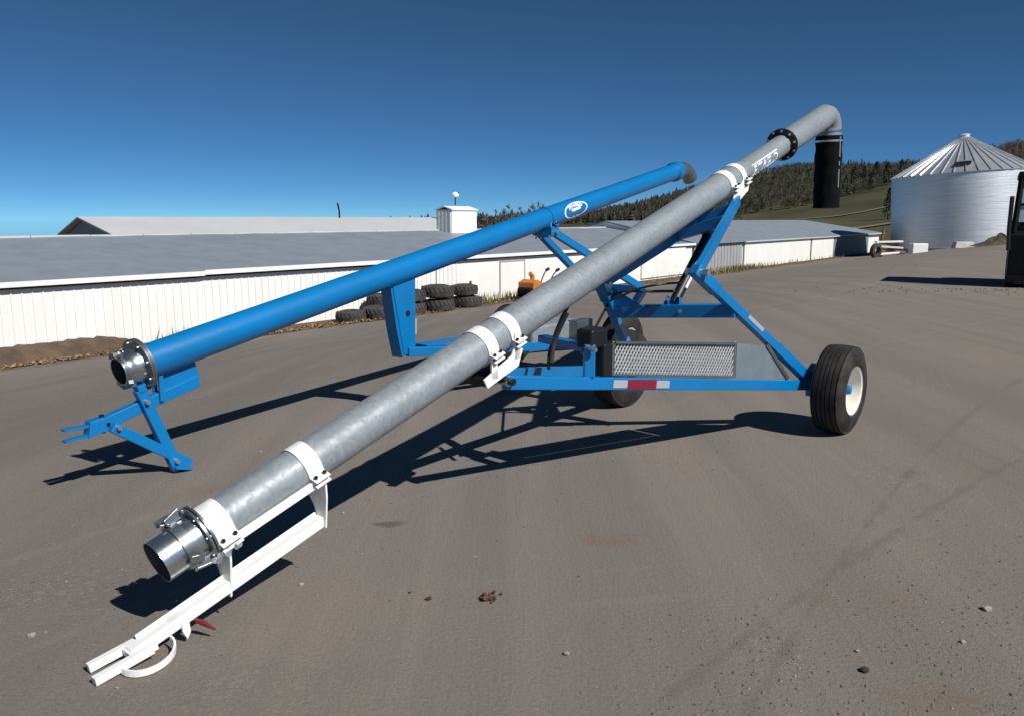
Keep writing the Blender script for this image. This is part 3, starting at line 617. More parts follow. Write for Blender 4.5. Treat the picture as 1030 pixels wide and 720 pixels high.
litter('leaf_litter', 3000, lambda R: (R.uniform(2, 15), 22.15+abs(R.gauss(0, .4))) if R.random() < .45 else ((R.uniform(14, 24.0), 21.7+abs(R.gauss(0, .55))) if R.random() < .6 else (R.uniform(24, 50), 22.6+R.gauss(0, .35))),
       [(.26, .17, .085), (.13, .08, .045), (.36, .27, .15), (.2, .12, .06)], .06, .2, .1)
litter('dry_weeds', 1500, lambda R: (R.choice([12.5, 13.3, 14.1])+R.gauss(0, .3), Q0-.35+R.gauss(0, .12)) if R.random() < .035 else ((R.uniform(27, 36), Q0-.5+R.gauss(0, .3)) if R.random() < .3 else ((R.gauss(56.5, 3.0), Q0-.8+R.gauss(0, .35)) if R.random() < .8 else (R.uniform(42, 99), Q0-.6+R.gauss(0, .3)))),
       [(.24, .19, .09), (.17, .15, .06), (.13, .115, .05), (.33, .27, .15)], .12, .5, 1.0)

# ------------------------------------------------------------------ scrap by the bin
def gpos(px, py):
    u, v = (px-515)/800, (360-py)/800; cp, sp = math.cos(PITCH), math.sin(PITCH); d = Vector((u, cp+v*sp, -sp+v*cp)); t = 1.0
    lo, hi = .5, 400.0
    for _ in range(60):
        m_ = (lo+hi)/2; P = Vector((0, 0, 1.75))+d*m_
        if P.z > gz(P.x, P.y): lo = m_
        else: hi = m_
    return Vector((0, 0, 1.75))+d*lo
def near(px, Yd): x = (px-515)/800*Yd*.99; return Vector((x, Yd, gz(x, Yd)))
p = near(887, 66); tag(MB().path([p-Vector((0, 0, .2)), p+Vector((-.05, 0, 1.2)), p+Vector((.1, 0, 2.35))], [.12, .11, .1], 8).build('wooden_post', M['wood']), 'dark leaning wooden post beside the scrap at the grain bin', 'post')
p = near(879.5, 64); o = tyreobj.copy(); C.objects.link(o); o.location = p+Vector((0, 0, .57)); o.rotation_euler = (PI/2, .1, .5); o.scale = (.95, .95, .8); tag(o, 'dark tyre standing on edge against the post near the grain bin', 'tyre')
for k, (px, zz, L_, an, lab) in enumerate([(893, .22, 2.0, .3, 'white board at the bottom of the scrap pile by the grain bin'), (896, .7, 1.9, -.25, 'white board lying across the middle of the scrap pile'), (894, 1.15, 2.2, .1, 'white board on top of the scrap pile by the grain bin')]):
    p = near(px, 65+k*.15); d = Vector((math.cos(an), math.sin(an)*.5, math.sin(an)*.25))*L_/2; c_ = p+Vector((0, 0, zz))
    tag(MB().bar(c_-d, c_+d, .45, .14).build('scrap_board', M['white'], smooth=False, bevel=.01), lab, 'board')
for k, (px, zz, L_, an, lab) in enumerate([(897, .3, 2.6, -.2, 'dark log lying low in the scrap pile by the grain bin'), (895, .92, 2.2, .35, 'dark log wedged high in the scrap pile by the grain bin')]):
    p = near(px, 65.5); d = Vector((math.cos(an), .3, math.sin(an)*.35))*L_/2; c_ = p+Vector((0, 0, zz)); tag(MB().tube(c_-d, c_+d, .2, 10, .16).build('old_log', M['wood']), lab, 'log')
p = near(924, 63.2); tag(MB().box(p+Vector((0, 0, .3)), (1.2, .8, .85)).build('white_block', M['white'], smooth=False, bevel=.05), 'squat white block on the gravel in front of the grain bin', 'block')
p = near(969, 62.5); tag(MB().box(p+Vector((0, 0, .22)), (1.6, .7, .5), taper=.8).build('concrete_slab', mat('pale_concrete', (.5, .49, .46), .9, var=.15, vscale=3), smooth=False, bevel=.05), 'pale concrete slab lying at the foot of the grain bin', 'slab')
p = near(1006, 60); R = random.Random(3); hm = MB(); na, nr_ = 30, 9
for i in range(nr_):
    for k in range(na):
        f = i/(nr_-1); th = 2*PI*k/na; hm.v.append((p.x+2.3*f*math.cos(th), p.y+1.1*f*math.sin(th), p.z-.1+.95*(1-f)**1.3*R.uniform(.75, 1.15)*(1 if i else .95)))
for i in range(nr_-1):
    for k in range(na): hm.f.append((i*na+k, i*na+(k+1) % na, (i+1)*na+(k+1) % na, (i+1)*na+k))
tag(hm.build('soil_heap', mat('dark_soil', (.06, .048, .036), .95, var=.5, vscale=2, bump=1.0, bscale=6), smooth=False), 'heap of dark soil against the right side of the grain bin', 'heap')

# ------------------------------------------------------------------ dark loader at the right edge
veh = thing('skid_loader', 'black cab loader parked to the right of the grain bin, mostly out of view', 'loader', (14.22, 20.85, 0), math.radians(-31))
bd = MB(); bd.prism([(-1.12, -1.2, .32), (-1.12, -1.2, 1.35), (-1.12, -.9, 1.5), (-1.12, 1.7, 1.5), (-1.12, 2.0, 1.2), (-1.12, 2.0, .4)], (2.24, 0, 0)); bd.build('body', M['vehicle'], veh, smooth=False, bevel=.03)
MB().box((0, .2, .24), (1.9, 2.6, .3)).build('underframe', M['black'], veh, smooth=False, bevel=.02)
cabm = MB()
for sx in (-1, 1):
    cabm.bar((sx*1.06, -1.08, 1.4), (sx*1.0, -1.0, 2.78), .1, .12); cabm.bar((sx*.98, 1.0, 1.4), (sx*.88, .9, 2.78), .1, .12); cabm.bar((sx*.9, -.95, 2.12), (sx*.9, .95, 2.12), .05, .05)
cabm.bar((-1.03, -1.03, 2.1), (1.03, -1.03, 2.1), .05, .06); cabm.box((0, .03, 2.84), (2.14, 2.2, .14)); cabm.box((0, -.98, 1.55), (1.9, .08, .3))
cabm.build('cab_frame', M['vehicle'], veh, smooth=False, bevel=.015)
gl = MB(); gl.add([(-1.0, -1.04, 1.66), (1.0, -1.04, 1.66), (.95, -.99, 2.76), (-.95, -.99, 2.76)], [(0, 1, 2, 3)]); gl.build('windscreen', M['glass'], veh, smooth=False)
for sx in (-1, 1): MB().add([(sx*.95, -.9, 1.55), (sx*.95, .9, 1.55), (sx*.87, .82, 2.76), (sx*.87, -.82, 2.76)], [(0, 1, 2, 3)]).build('side_window', M['glass'], veh, smooth=False)
MB().path([(-1.14, -1.2, .95), (-1.17, -1.24, 1.5), (-1.17, -1.24, 2.3)], .05, 8).build('mirror_arm', M['black'], veh)
MB().box((-1.17, -1.25, 2.05), (.10, .06, .40)).build('mirror', M['black'], veh, smooth=False, bevel=.01)
for x_ in (-.92, .92):
    for y_ in (-.72, 1.25):
        wv = MB().lathe((x_-.2*(1 if x_ > 0 else -1)*0-.2, y_, .46), (1, 0, 0), [(0, .2), (0, .42), (.06, .46), (.34, .46), (.4, .42), (.4, .2)], 28).build('wheel', M['rubber'], veh)
        MB().lathe((x_-.21, y_, .46), (1, 0, 0), [(0, .2), (.05, .16), (.37, .16), (.42, .2)], 20).build('rim', M['darkzinc'], wv)

# ------------------------------------------------------------------ shared machine parts (machine frame: y forward up the pipe, x right, z up)
def wheel(parent, x, y, r=.36, wd=.25, outer=1):
    """wheel part: dished cream rim with tyre and hub below it; outer = +1 when the visible dish faces +x"""
    o_ = outer; A = Vector((x-o_*wd/2, y, r)); ax = (o_, 0, 0); rr = r*.56
    rim = MB().lathe(A, ax, [(0.02, rr), (.03, rr*.9), (wd*.30, rr*.84), (wd*.36, rr*.35), (wd*.38, .02)], 40, False, True)
    rim.lathe(A, ax, [(wd*.36, rr*.84), (wd*.42, rr*.82), (wd*.46, rr*.5), (wd*.52, rr*.42), (wd*.53, .05)], 40, False, True)
    rim.lathe(A, ax, [(wd*.34, rr*.86), (wd*.8, rr*.88), (wd*.93, rr*.93), (wd*.97, rr*1.0), (wd*.95, rr*1.03), (wd*.9, rr*.98), (wd*.34, rr*.93)], 40, False, False)
    ro = rim.build('wheel', M['rim'], parent)
    ty = MB(); pr = [(.01, rr*.98), (0.0, rr*1.08), (.005, r*.78), (wd*.07, r*.90), (wd*.12, r*.945)]
    g = [.14, .30, .44, .56, .70, .86]
    for i, f in enumerate(g):
        pr += [(wd*(f-.022), r*(.965+.035*math.sin(PI*f))), (wd*(f-.012), r*(.935+.03*math.sin(PI*f))), (wd*(f+.012), r*(.935+.03*math.sin(PI*f))), (wd*(f+.022), r*(.965+.035*math.sin(PI*f)))]
    pr += [(wd*.88, r*.945), (wd*.93, r*.90), (wd*.995, r*.78), (wd, rr*1.08), (wd-.01, rr*.98)]
    ty.lathe(A, ax, pr, 56, False, False); ty.lathe(A, ax, [(.012, rr*.985), (wd-.012, rr*.985)], 40, False, False)
    ty.build('tyre', M['rubber'], ro, ang=25)
    hb = MB().lathe(A, ax, [(wd*.5, .058), (wd*.6, .056), (wd*.63, .04), (wd*.80, .038), (wd*.86, .03), (wd*.88, .01)], 20, False, True); hb.build('hub', M['blue'], ro)
    for k in range(6):
        nb = MB()
        th = 2*PI*k/6; nb.tube(A+Vector((o_*wd*.5, math.cos(th)*rr*.42, math.sin(th)*rr*.42)), A+Vector((o_*wd*.62, math.cos(th)*rr*.42, math.sin(th)*rr*.42)), .011, 6)
        nb.build('wheel_nut', M['bolt'], ro)
    return ro
class Pipe:
    def __init__(s, y0, z0, slope): s.y0, s.z0, s.sl = y0, z0, slope; s.a = Vector((0, 1, slope)).normalized(); s.n = Vector((0, -s.a.z, s.a.y)); s.x = Vector((1, 0, 0))
    def P(s, y): return Vector((0, y, s.z0+(y-s.y0)*s.sl))
    def on(s, y, ang, r): return s.P(y)+(s.x*math.cos(ang)+s.n*math.sin(ang))*r     # ang 0 = right side, 90 deg = top
def wrap_mesh(me, pipe, y, ang0, r, scale, m, name, parent):
    """lay a flat text or emblem mesh on the round pipe: its x runs up the pipe, its y round it"""
    V = []
    for v in me.vertices:
        an = ang0+v.co.y*scale/r; V.append(tuple(pipe.P(y)+pipe.a*(v.co.x*scale)+(pipe.x*math.cos(an)+pipe.n*math.sin(an))*(r+.0015)))
    m2 = bpy.data.meshes.new(name); m2.from_pydata(V, [], [tuple(p.vertices) for p in me.polygons]); m2.materials.append(m)
    o = bpy.data.objects.new(name, m2); C.objects.link(o); o.parent = parent; return o
def text_mesh(s, size, bold=0.0, shear=0.0):
    cu = bpy.data.curves.new('text', 'FONT'); cu.body = s; cu.size = size; cu.align_x = 'CENTER'; cu.align_y = 'CENTER'; cu.offset = bold; cu.shear = shear; cu.resolution_u = 3
    o = bpy.data.objects.new('text', cu); C.objects.link(o); dg = bpy.context.evaluated_depsgraph_get(); me = bpy.data.meshes.new_from_object(o.evaluated_get(dg)); bpy.data.objects.remove(o); return me
def flat_mesh(polys):
    me = bpy.data.meshes.new('flat'); vs = []; fs = []
    for p in polys: o = len(vs); vs += [(a, b, 0) for a, b in p]; fs.append(tuple(range(o, o+len(p))))
    me.from_pydata(vs, [], fs); return me
def band(p, y, wd, r, parent, m, lug_ang=-.35, half=False):
    A = p.P(y)-p.a*wd/2
    b = MB().lathe(A, p.a, [(0, r), (0, r+.006), (wd, r+.006), (wd, r)], 48, False, False).build('clamp_band', m, parent)
    lg = MB(); c = p.on(y, lug_ang, r+.03); d = (p.x*math.cos(lug_ang)+p.n*math.sin(lug_ang)); t_ = d.cross(p.a)
    R3 = Matrix((p.a, d, t_)).transposed()
    for s_ in (-1, 1): lg.box(c+t_*(.016*s_), (wd, .05, .008), R3)
    lg.build('band_lug', m, b, smooth=False, bevel=.002)
    bo = MB()
    for q in (-1, 1): bo.tube(c+p.a*(q*wd*.3)-t_*.035, c+p.a*(q*wd*.3)+t_*.035, .006, 6); bo.lathe(c+p.a*(q*wd*.3)+t_*.024, t_, [(0, .010), (.009, .010)], 6)
    bo.build('band_bolt', M['black'], b, smooth=False)
    return b
def flange_bolts(par, p, y, r, n, rb, th, m=None):
    for k in range(n):
        an = 2*PI*(k+.3)/n; c = p.on(y, an, r); MB().tube(c-p.a*th, c+p.a*th, rb, 6).build('flange_bolt', m or M['bolt'], par, smooth=False)

# ------------------------------------------------------------------ the galvanised transfer pipe on its blue carriage
gm = thing('transfer_auger', 'long grey galvanised pipe auger with white clamp bands and black canvas spout', 'auger', (2.0, 7.07, 0), -math.radians(41.46))
G = Pipe(-4.452, .617, .3455); r0 = .11
def seg_tube(p, y0, y1, r, seg=56, wall=.006, wob=.0):
    L_ = (p.P(y1)-p.P(y0)).length; return MB().lathe(p.P(y0), p.a, [(0, r-wall), (0, r), (L_, r), (L_, r-wall)], seg, False, False)
Lm = (G.P(-.10)-G.P(-5.06)).length; Lt = (G.P(-3.6)-G.P(-5.06)).length
tb = MB().lathe(G.P(-5.06), G.a, [(0, .095), (0, .101), (Lt*.5, .105), (Lt, r0), (Lm, r0), (Lm, r0-.006)], 64, False, False)
tb.build('main_pipe', M['galv'], gm)
for y_ in (-2.43, -1.25): MB().lathe(G.P(y_), G.a, [(0, r0), (.003, r0+.0008), (.010, r0+.0008), (.013, r0)], 56, False, False).build('weld_ring', M['galv'], gm)
up = MB(); L1 = (G.P(.79)-G.P(-.12)).length; up.lathe(G.P(-.12), G.a, [(0, .11), (.03, .110), (.07, .094), (L1, .094)], 48, True, False); up.lathe(G.P(.62), G.a, [(0, .094), (.004, .097), (.02, .097), (.024, .094)], 48, False, False)
up.build('upper_pipe', M['galv'], gm)
fl = MB().lathe(G.P(.775), G.a, [(0, .09), (0, .148), (.013, .148), (.015, .148), (.028, .148), (.028, .09)], 48, False, False).build('flange', M['black'], gm)
flange_bolts(fl, G, .79, .132, 10, .011, .032)
# head elbow: straight, then mitred down into the spout
E0 = G.P(.81); E1 = G.P(1.80); rE = .117
pts = [E0, E0.lerp(E1, .5), E1]; d0 = G.a; d1 = Vector((0, .06, -1)).normalized(); cen = E1
elb = MB()
arc = []
for k in range(1, 6):
    f = k/5; ang = f*(math.acos(d0.dot(d1))); d = (Matrix.Rotation(-ang, 3, Vector((1, 0, 0)))@d0); arc.append(d)
pp = [E0, E1]; cur = E1.copy(); step = .05
for d in arc: cur = cur+d*step; pp.append(cur.copy())
pp.append(cur+d1*.10)
elb.path(pp, rE, 48); elb.build('discharge_elbow', M['galv'], gm, ang=14)
top = pp[-1]-d1*.07
sk = MB(); prof = []; Rk = random.Random(4)
L2 = top.z-1.86
for k in range(24): prof.append((L2*k/23, .133+.004*math.sin(k*1.1)+Rk.uniform(-.002, .002)))
sk.lathe(top, d1, [(-.0, .115)]+prof+[(L2, .12)], 40, False, False)
so_ = sk.build('canvas_spout', M['sock'], gm)
MB().lathe(top+d1*.045, d1, [(0, .134), (0, .139), (.018, .139), (.018, .134)], 40, False, False).build('spout_clamp', M['bolt'], so_)
MB().lathe(top-d1*.06, d1, [(0, .116), (0, .124), (.022, .124), (.022, .116)], 40, False, False).build('elbow_collar', M['zinc'], gm)
sm_ = MB()
for (a, b_) in ((.02, .30), (.36, .42), (.47, .72)):
    c0 = top+d1*(L2*a)+Vector((math.cos(-.35)*.138, math.sin(-.35)*.138, 0)); c1 = top+d1*(L2*b_)+Vector((math.cos(-.35)*.138, math.sin(-.35)*.138, 0)); sm_.bar(c0, c1, .012, .012)
sm_.build('spout_seam', M['silverref'], so_, smooth=False)
# inlet: bright coupling ring with lever latches
inl = MB(); Ls = (G.P(-5.06)-G.P(-5.262)).length
inl.lathe(G.P(-5.262), G.a, [(0, .093), (0, .098), (Ls*.55, .098), (Ls*.58, .106), (Ls, .106)], 56, False, False)
inl.lathe(G.P(-5.262), G.a, [(.001, .0935), (Ls*1.4, .0935)], 56, False, False)
ins = inl.build('inlet_collar', M['zinc'], gm)
MB().lathe(G.P(-5.12), G.a, [(0, .0925), (.004, .0925)], 40).build('inlet_hollow', M['dark'], ins)
rg = MB(); rg.lathe(G.P(-5.085), G.a, [(0, .10), (0, .136), (.011, .136), (.011, .10)], 56, False, False); rg.lathe(G.P(-5.068), G.a, [(0, .10), (0, .136), (.010, .136), (.010, .10)], 56, False, False)
rgo = rg.build('coupling_flange', M['darkzinc'], gm)
flange_bolts(rgo, G, -5.07, .122, 8, .006, .022, M['darkzinc'])
MB().lathe(G.P(-5.175), G.a, [(0, .098), (0, .108), (.045, .112), (.045, .099)], 56, False, False).build('clamp_ring', M['darkzinc'], ins)
for an in (1.75, -.55):
    lv = MB()
    c0 = G.on(-5.165, an, .118); c1 = G.on(-5.095, an, .136); t_ = (G.x*-math.sin(an)+G.n*math.cos(an))
    lv.bar(c0, c1, .04, .016, up=t_); lv.bar(c0-G.a*.01, c0-G.a*.005+t_*.08+G.a*.01, .03, .012); lv.tube(c1-t_*.035, c1+t_*.035, .009, 8); lv.tube(c0-t_*.035, c0+t_*.035, .008, 8); lv.bar(c0.lerp(c1, .5)+t_*.035, c0-G.a*.02+t_*.07, .012, .03)
    lv.build('lever_latch', M['darkzinc'], ins, smooth=False, bevel=.002)
ch = MB()
for k in range(9):
    a_ = G.on(-5.10+.014*k, -.52-.03*math.sin(k*.7), .15+.012*math.sin(k*1.9)); ch.lathe(a_, (1, .4*(k % 2), .3), [(0, .004), (0, .014), (.005, .014), (.005, .004)], 8)
ch.build('safety_chain', M['bolt'], ins)
# white clamp bands
for y_, wd in ((-5.01, .10), (-4.54, .085), (-3.31, .085), (-3.115, .085)): band(G, y_, wd, np.interp(y_, [-5.06, -3.6], [.1015, r0]), gm, M['white'])
band(G, -.385, .09, r0, gm, M['white'], -.2); band(G, -.19, .075, r0, gm, M['white'], -.2)
def wplate(name, P, off, m=M['white'], par=gm): return MB().prism(P, off).build(name, m, par, smooth=False, bevel=.003)
# lower pivot bracket (white) under the middle bands, upper bracket under the top bands
for x_ in (.112, -.124):
    pv = wplate('pivot_bracket', [(x_, -3.40, .845), (x_, -3.37, .79), (x_, -3.10, .885), (x_, -3.06, .985), (x_, -3.13, 1.01), (x_, -3.16, .955)], (.012, 0, 0))
    MB().bar((x_+.006, -3.31, .84), (x_+.006, -3.31, 1.0), .05, .012, up=(1, 0, 0)).build('bracket_strap', M['white'], pv, smooth=False)
    MB().bar((x_+.006, -3.11, .93), (x_+.006, -3.11, 1.08), .05, .012, up=(1, 0, 0)).build('bracket_strap', M['white'], pv, smooth=False)
MB().tube((-.17, -3.22, .815), (.19, -3.22, .815), .022, 12).box((0, -3.22, .86), (.2, .28, .05), Matrix.Rotation(math.radians(19), 3, 'X')).build('pivot_pin', M['black'], gm)
for x_ in (.112, -.124):
    wplate('upper_bracket', [(x_, -.40, 1.885), (x_, -.33, 1.87), (x_, -.13, 1.985), (x_, -.12, 2.085), (x_, -.2, 2.10), (x_, -.30, 2.0), (x_, -.39, 1.99)], (.012, 0, 0))
# tow hitch
hx = .075
MB().bar((.108, -5.02, .362), (.112, -4.515, .530), .02, .038).build('side_rail', M['white'], gm, smooth=False, bevel=.003)
MB().bar((-.108, -5.02, .362), (-.112, -4.515, .530), .02, .038).build('side_rail', M['white'], gm, smooth=False, bevel=.003)
ht = MB(); ht.bar((.068, -4.485, .318), (.100, -5.44, .040), .056, .050); ht.bar((.034, -4.50, .340), (.066, -5.40, .078), .010, .026)
tow = ht.build('tow_bar', M['white'], gm, smooth=False, bevel=.004)
for y_, zt, zb in ((-5.005, .415, .120), (-4.50, .56, .285)):
    wplate('hitch_plate', [(.122, y_, zt), (.128, y_, (zt+zb)/2+.02), (.112, y_, zb), (.07, y_, zb), (.02, y_, zb+.10), (-.05, y_, zt-.10)], (0, .01, .003))
fk = MB()
fk.bar((.056, -5.33, .064), (.052, -5.582, .022), .032, .034); fk.bar((.148, -5.37, .050), (.160, -5.602, .019), .034, .032)
fk.bar((.100, -5.355, .060), (.104, -5.455, .042), .125, .030)
fk.build('tow_fork', M['white'], tow, smooth=False, bevel=.002)
RA, RB = Vector((.125, -5.285, .050)), Vector((.172, -5.500, .022)); arc = []
for k in range(17):
    th = PI*k/16; arc.append((RA+RB)/2-(RB-RA)/2*math.cos(th)+Vector((.098, .015, -.012))*math.sin(th))
rg = MB()
for a, b_ in zip(arc[:-1], arc[1:]): rg.bar(a, b_+(b_-a)*.12, .008, .026)
rg.build('hitch_ring', M['white'], tow, smooth=False)
MB().prism([(.118, -5.235, .098), (.118, -5.205, .104), (.118, -5.20, .05), (.118, -5.215, .02), (.118, -5.235, .06)], (.012, 0, 0)).build('pin_lug', M['white'], tow, smooth=False)
MB().path([(.112, -5.175, .085), (.150, -5.150, .072), (.168, -5.140, .062), (.195, -5.125, .05)], [.008, .012, .009, .004], 8).build('hitch_pin', M['red'], tow)

def beam(name, A, B, wd, ht, par=gm, m=None, **k): return MB().bar(A, B, wd, ht, **k).build(name, m or M['blue'], par, smooth=False, bevel=.006)
kR, kL = Vector((.42, -1.51, 1.375)), Vector((-.41, -1.51, 1.245)); hR, hL = Vector((.77, -.05, .37)), Vector((-.77, -.40, .37))
aR, aL = Vector((.115, -.31, 1.90)), Vector((-.115, -.34, 1.775))
# lower arms from pivot to axle ends
A0, A1 = Vector((.12, -3.22, .805)), Vector((.76, -.02, .375))
def arm(t): return A0+(A1-A0)*t
la = beam('lower_arm', A0, A1, .06, .082)
tp = MB(); d = (A1-A0).normalized(); nrm = Vector((d.y, -d.x, 0)).normalized()
for t0_, t1_, mm in ((.262, .302, 'silverref'), (.302, .388, 'redref'), (.388, .428, 'silverref')):
    a, b_ = arm(t0_)+nrm*.0335, arm(t1_)+nrm*.0335; MB().bar(a, b_, .003, .052 if mm != 'redref' else .062).build('reflector_tape', M[mm], la, smooth=False)
MB().tube(A0-nrm*.03, A0+nrm*.04, .02, 12).build('pivot_bolt', M['bolt'], la)
beam('lower_arm', (-.12, -3.22, .805), (-.75, -.42, .375), .06, .095)
for hh, kk, sgn in ((hR, kR, 1), (hL, kL, -1)):
    lg = beam('leg', hh, kk, .066, .07); dd = (kk-hh)
    MB().bar(hh+dd*.03, hh+dd*.38, .078, .082).build('leg_sleeve', M['blue'], lg, smooth=False, bevel=.005)
    MB().bar(hh+dd*.52+Vector((sgn*.034, 0, .012)), hh+dd*.64+Vector((sgn*.034, 0, .012)), .004, .03).build('reflector_tape', M['silverref'], lg, smooth=False)
    MB().bar(kk-dd*.14, kk+dd*.025, .084, .09).build('knee_joint', M['blue'], lg, smooth=False, bevel=.012)
    MB().tube(kk+Vector((-.09, 0, 0)), kk+Vector((.09, 0, 0)), .025, 12).build('knee_bolt', M['bolt'], lg)
beam('upper_arm', kR, aR, .05, .085); beam('upper_arm', kL, aL, .05, .085)
beam('cross_tie', kR.lerp(aR, .70)+Vector((0, 0, -.01)), kL.lerp(aL, .70), .11, .085)
beam('cross_tie', kR.lerp(aR, .90), kL.lerp(aL, .90), .06, .07)
tx0, tx1 = hL.lerp(kL, .72), hR.lerp(kR, .70)
xb = beam('cross_bar', tx0, tx1, .12, .10)
MB().prism([tx0+Vector((.02, -.06, .055)), tx0+Vector((.36, -.06, .055)), tx0+Vector((.04, -.06, .2))], (0, .012, 0)).build('gusset', M['blue'], xb, smooth=False)
MB().tube(tx0.lerp(tx1, .60)+Vector((0, -.063, .0)), tx0.lerp(tx1, .60)+Vector((0, -.075, 0)), .014, 8).build('bolt', M['bolt'], xb)
cb = tx0.lerp(tx1, .5)+Vector((0, .02, .05)); ct = Vector((0, -.30, 1.89)); cv = ct-cb
cy = MB().tube(cb, cb+cv*.68, .042, 20).build('hydraulic_cylinder', M['black'], gm)
MB().tube(cb+cv*.66, ct, .024, 16).build('piston_rod', M['rod'], cy); MB().tube(cb+cv*.15+Vector((.043, -.01, 0)), cb+cv*.26+Vector((.043, -.01, 0)), .012, 8).build('cylinder_label', M['white'], cy)
MB().tube(cb+cv*.30+Vector((.05, 0, 0)), cb+cv*.62+Vector((.05, 0, 0)), .012, 8).build('oil_line', M['black'], cy)
MB().tube(cb+cv*.64, cb+cv*.69, .05, 20).build('gland', M['darkzinc'], cy); MB().tube(cb-Vector((.07, 0, 0)), cb+Vector((.07, 0, 0)), .026, 12).bar(cb-Vector((.05, 0, .05)), cb+Vector((-.05, 0, .06)), .02, .08).bar(cb+Vector((.05, 0, -.05)), cb+Vector((.05, 0, .06)), .02, .08).build('cylinder_clevis', M['blue'], cy)
def hose(pts, r=.011): 
    P = [Vector(p) for p in pts]; out = []
    for i in range(len(P)-1):
        p0, p1, p2, p3 = P[max(i-1, 0)], P[i], P[i+1], P[min(i+2, len(P)-1)]
        for k in range(8):
            t = k/8; out.append(.5*((2*p1)+(-p0+p2)*t+(2*p0-5*p1+4*p2-p3)*t*t+(-p0+3*p1-3*p2+p3)*t**3))
    return MB().path(out+[P[-1]], r, 8)
hose([cb+cv*.12, cb+Vector((-.12, -.10, .10)), cb+Vector((-.34, -.25, .09)), tx0+Vector((.05, -.15, .05)), (-.30, -1.9, .75)]).build('hydraulic_hose', M['hose'], gm)
hose([cb+cv*.2, cb+Vector((-.05, -.12, .16)), cb+Vector((-.2, -.2, .12)), cb+Vector((-.4, -.3, .02))], .009).build('hydraulic_hose', M['hose'], gm)
hose([(-.05, -2.35, 1.22), (-.12, -2.4, 1.05), (-.16, -2.45, .86), (-.05, -2.6, .78)], .012).build('hydraulic_hose', M['hose'], gm)
hose([(.06, -2.55, 1.15), (.02, -2.62, .98), (.05, -2.7, .84)], .016).build('drain_hose', M['hose'], gm)
# axle ends, wheels
for hh, xo in ((hR, .945), (hL, -.95)):
    sg = 1 if xo > 0 else -1; y_ = 0 if sg > 0 else -.38
    kn = MB().prism([(hh.x-.06*sg, y_-.11, .29), (hh.x-.06*sg, y_+.11, .29), (hh.x-.06*sg, y_+.10, .45), (hh.x-.06*sg, y_-.03, .56), (hh.x-.06*sg, y_-.14, .50)], (.10*sg, 0, 0)).build('axle_plate', M['blue'], gm, smooth=False, bevel=.006)
    MB().tube((hh.x, y_, .36), (xo-.06*sg, y_, .36), .04, 16).build('spindle', M['blue'], kn)
    MB().box((hh.x-.0*sg+.0, y_-.135, .43), (.07, .012, .03)).build('plate_label', M['silverref'], kn, smooth=False)
    wheel(gm, xo, y_, .365, .265, sg)
# mesh guard, side sheet, post and power unit along the right arm
def on_arm(t, dz, off=0.0): return arm(t)+Vector((0, 0, .05+dz))+nrm*off
g0, g1 = .270, .655; GH = .255
gfr = MB()
def topz(t): return on_arm(t, 0).z
zt = on_arm(.27, 0).z+.215
P00, P10 = on_arm(g0, .0), on_arm(g1, .0); P01, P11 = Vector((P00.x, P00.y, P00.z+.225)), Vector((P10.x, P10.y, P10.z+.262))
gfr.bar(P01-Vector((0, 0, .006)), P11-Vector((0, 0, .006)), .05, .012); gfr.bar(P00, P01, .02, .02); gfr.bar(P10, P11+Vector((0, 0, .012)), .02, .02); gfr.bar(P00+Vector((0, 0, .008)), P10+Vector((0, 0, .008)), .02, .014)
gu = gfr.build('guard_frame', M['darkzinc'], gm, smooth=False, bevel=.002)
mesh = MB(); Lg = (P10-P00).length; ex = (P10-P00).normalized(); pitch = .030; sl = 1.55
def clip_line(u0, dirn):
    """diagonal strand through (u0,0): u = u0 + dirn*v/sl, clipped to the panel"""
    pts = []
    for k in range(2):
        pass
    va, vb = 0.0, 1.0; hgt = lambda u: .217+.037*max(0, min(1, u/Lg))
    n = 24; seq = []
    for k in range(n+1):
        v = .257*k/n; u = u0+dirn*v/sl
        if 0 <= u <= Lg and v <= hgt(u): seq.append((u, v))
    return (seq[0], seq[-1]) if len(seq) > 1 else None
for dirn in (1, -1):
    k = -6
    while k*pitch < Lg+.3:
        c_ = clip_line(k*pitch, dirn); k += 1
        if c_:
            (u0, v0), (u1, v1) = c_; a = P00+ex*u0+(P01-P00).normalized()*v0+nrm*.004*dirn; b_ = P00+ex*u1+(P01-P00).normalized()*v1+nrm*.004*dirn; mesh.bar(a, b_, (.005 if dirn > 0 else .0035), (.0095 if dirn > 0 else .006), up=nrm.cross((b_-a).normalized()))
mesh.build('mesh_panel', M['strand'], gu, smooth=False)
MB().prism([P00-nrm*.035, P10-nrm*.035, P11-nrm*.035-Vector((0, 0, .01)), P01-nrm*.035-Vector((0, 0, .01))], nrm*.004).build('guard_shadow_back', M['seamdark'], gu, smooth=False)  # dark panel added behind the mesh so the guard's shadow falls solid
MB().prism([P00, P00-nrm*.12, P01-nrm*.12, P01], ex*.004).build('guard_end', M['darkzinc'], gu, smooth=False)
s0_, s1_, s2_ = on_arm(g1+.008, 0), on_arm(.87, 0), on_arm(.775, .255)
MB().prism([s0_, s1_, s2_, Vector((s0_.x, s0_.y, s0_.z+.262))], nrm*.006).build('side_sheet', M['sheet'], gu, smooth=False)
MB().bar(s1_+nrm*.006, s2_+nrm*.006+Vector((0, 0, .01)), .02, .03).build('sheet_edge', M['darkzinc'], gu, smooth=False)
pb = on_arm(.205, -.01); ptp = pb+Vector((0, 0, .21))
beam('guard_post', pb, ptp, .07, .07)
eng = MB().box((.225, -2.50, 1.0), (.13, .18, .125)).build('power_unit', M['black'], gm, smooth=False, bevel=.02)
MB().box((.25, -2.39, .84), (.09, .14, .24)).build('gearbox', M['black'], eng, smooth=False, bevel=.015)
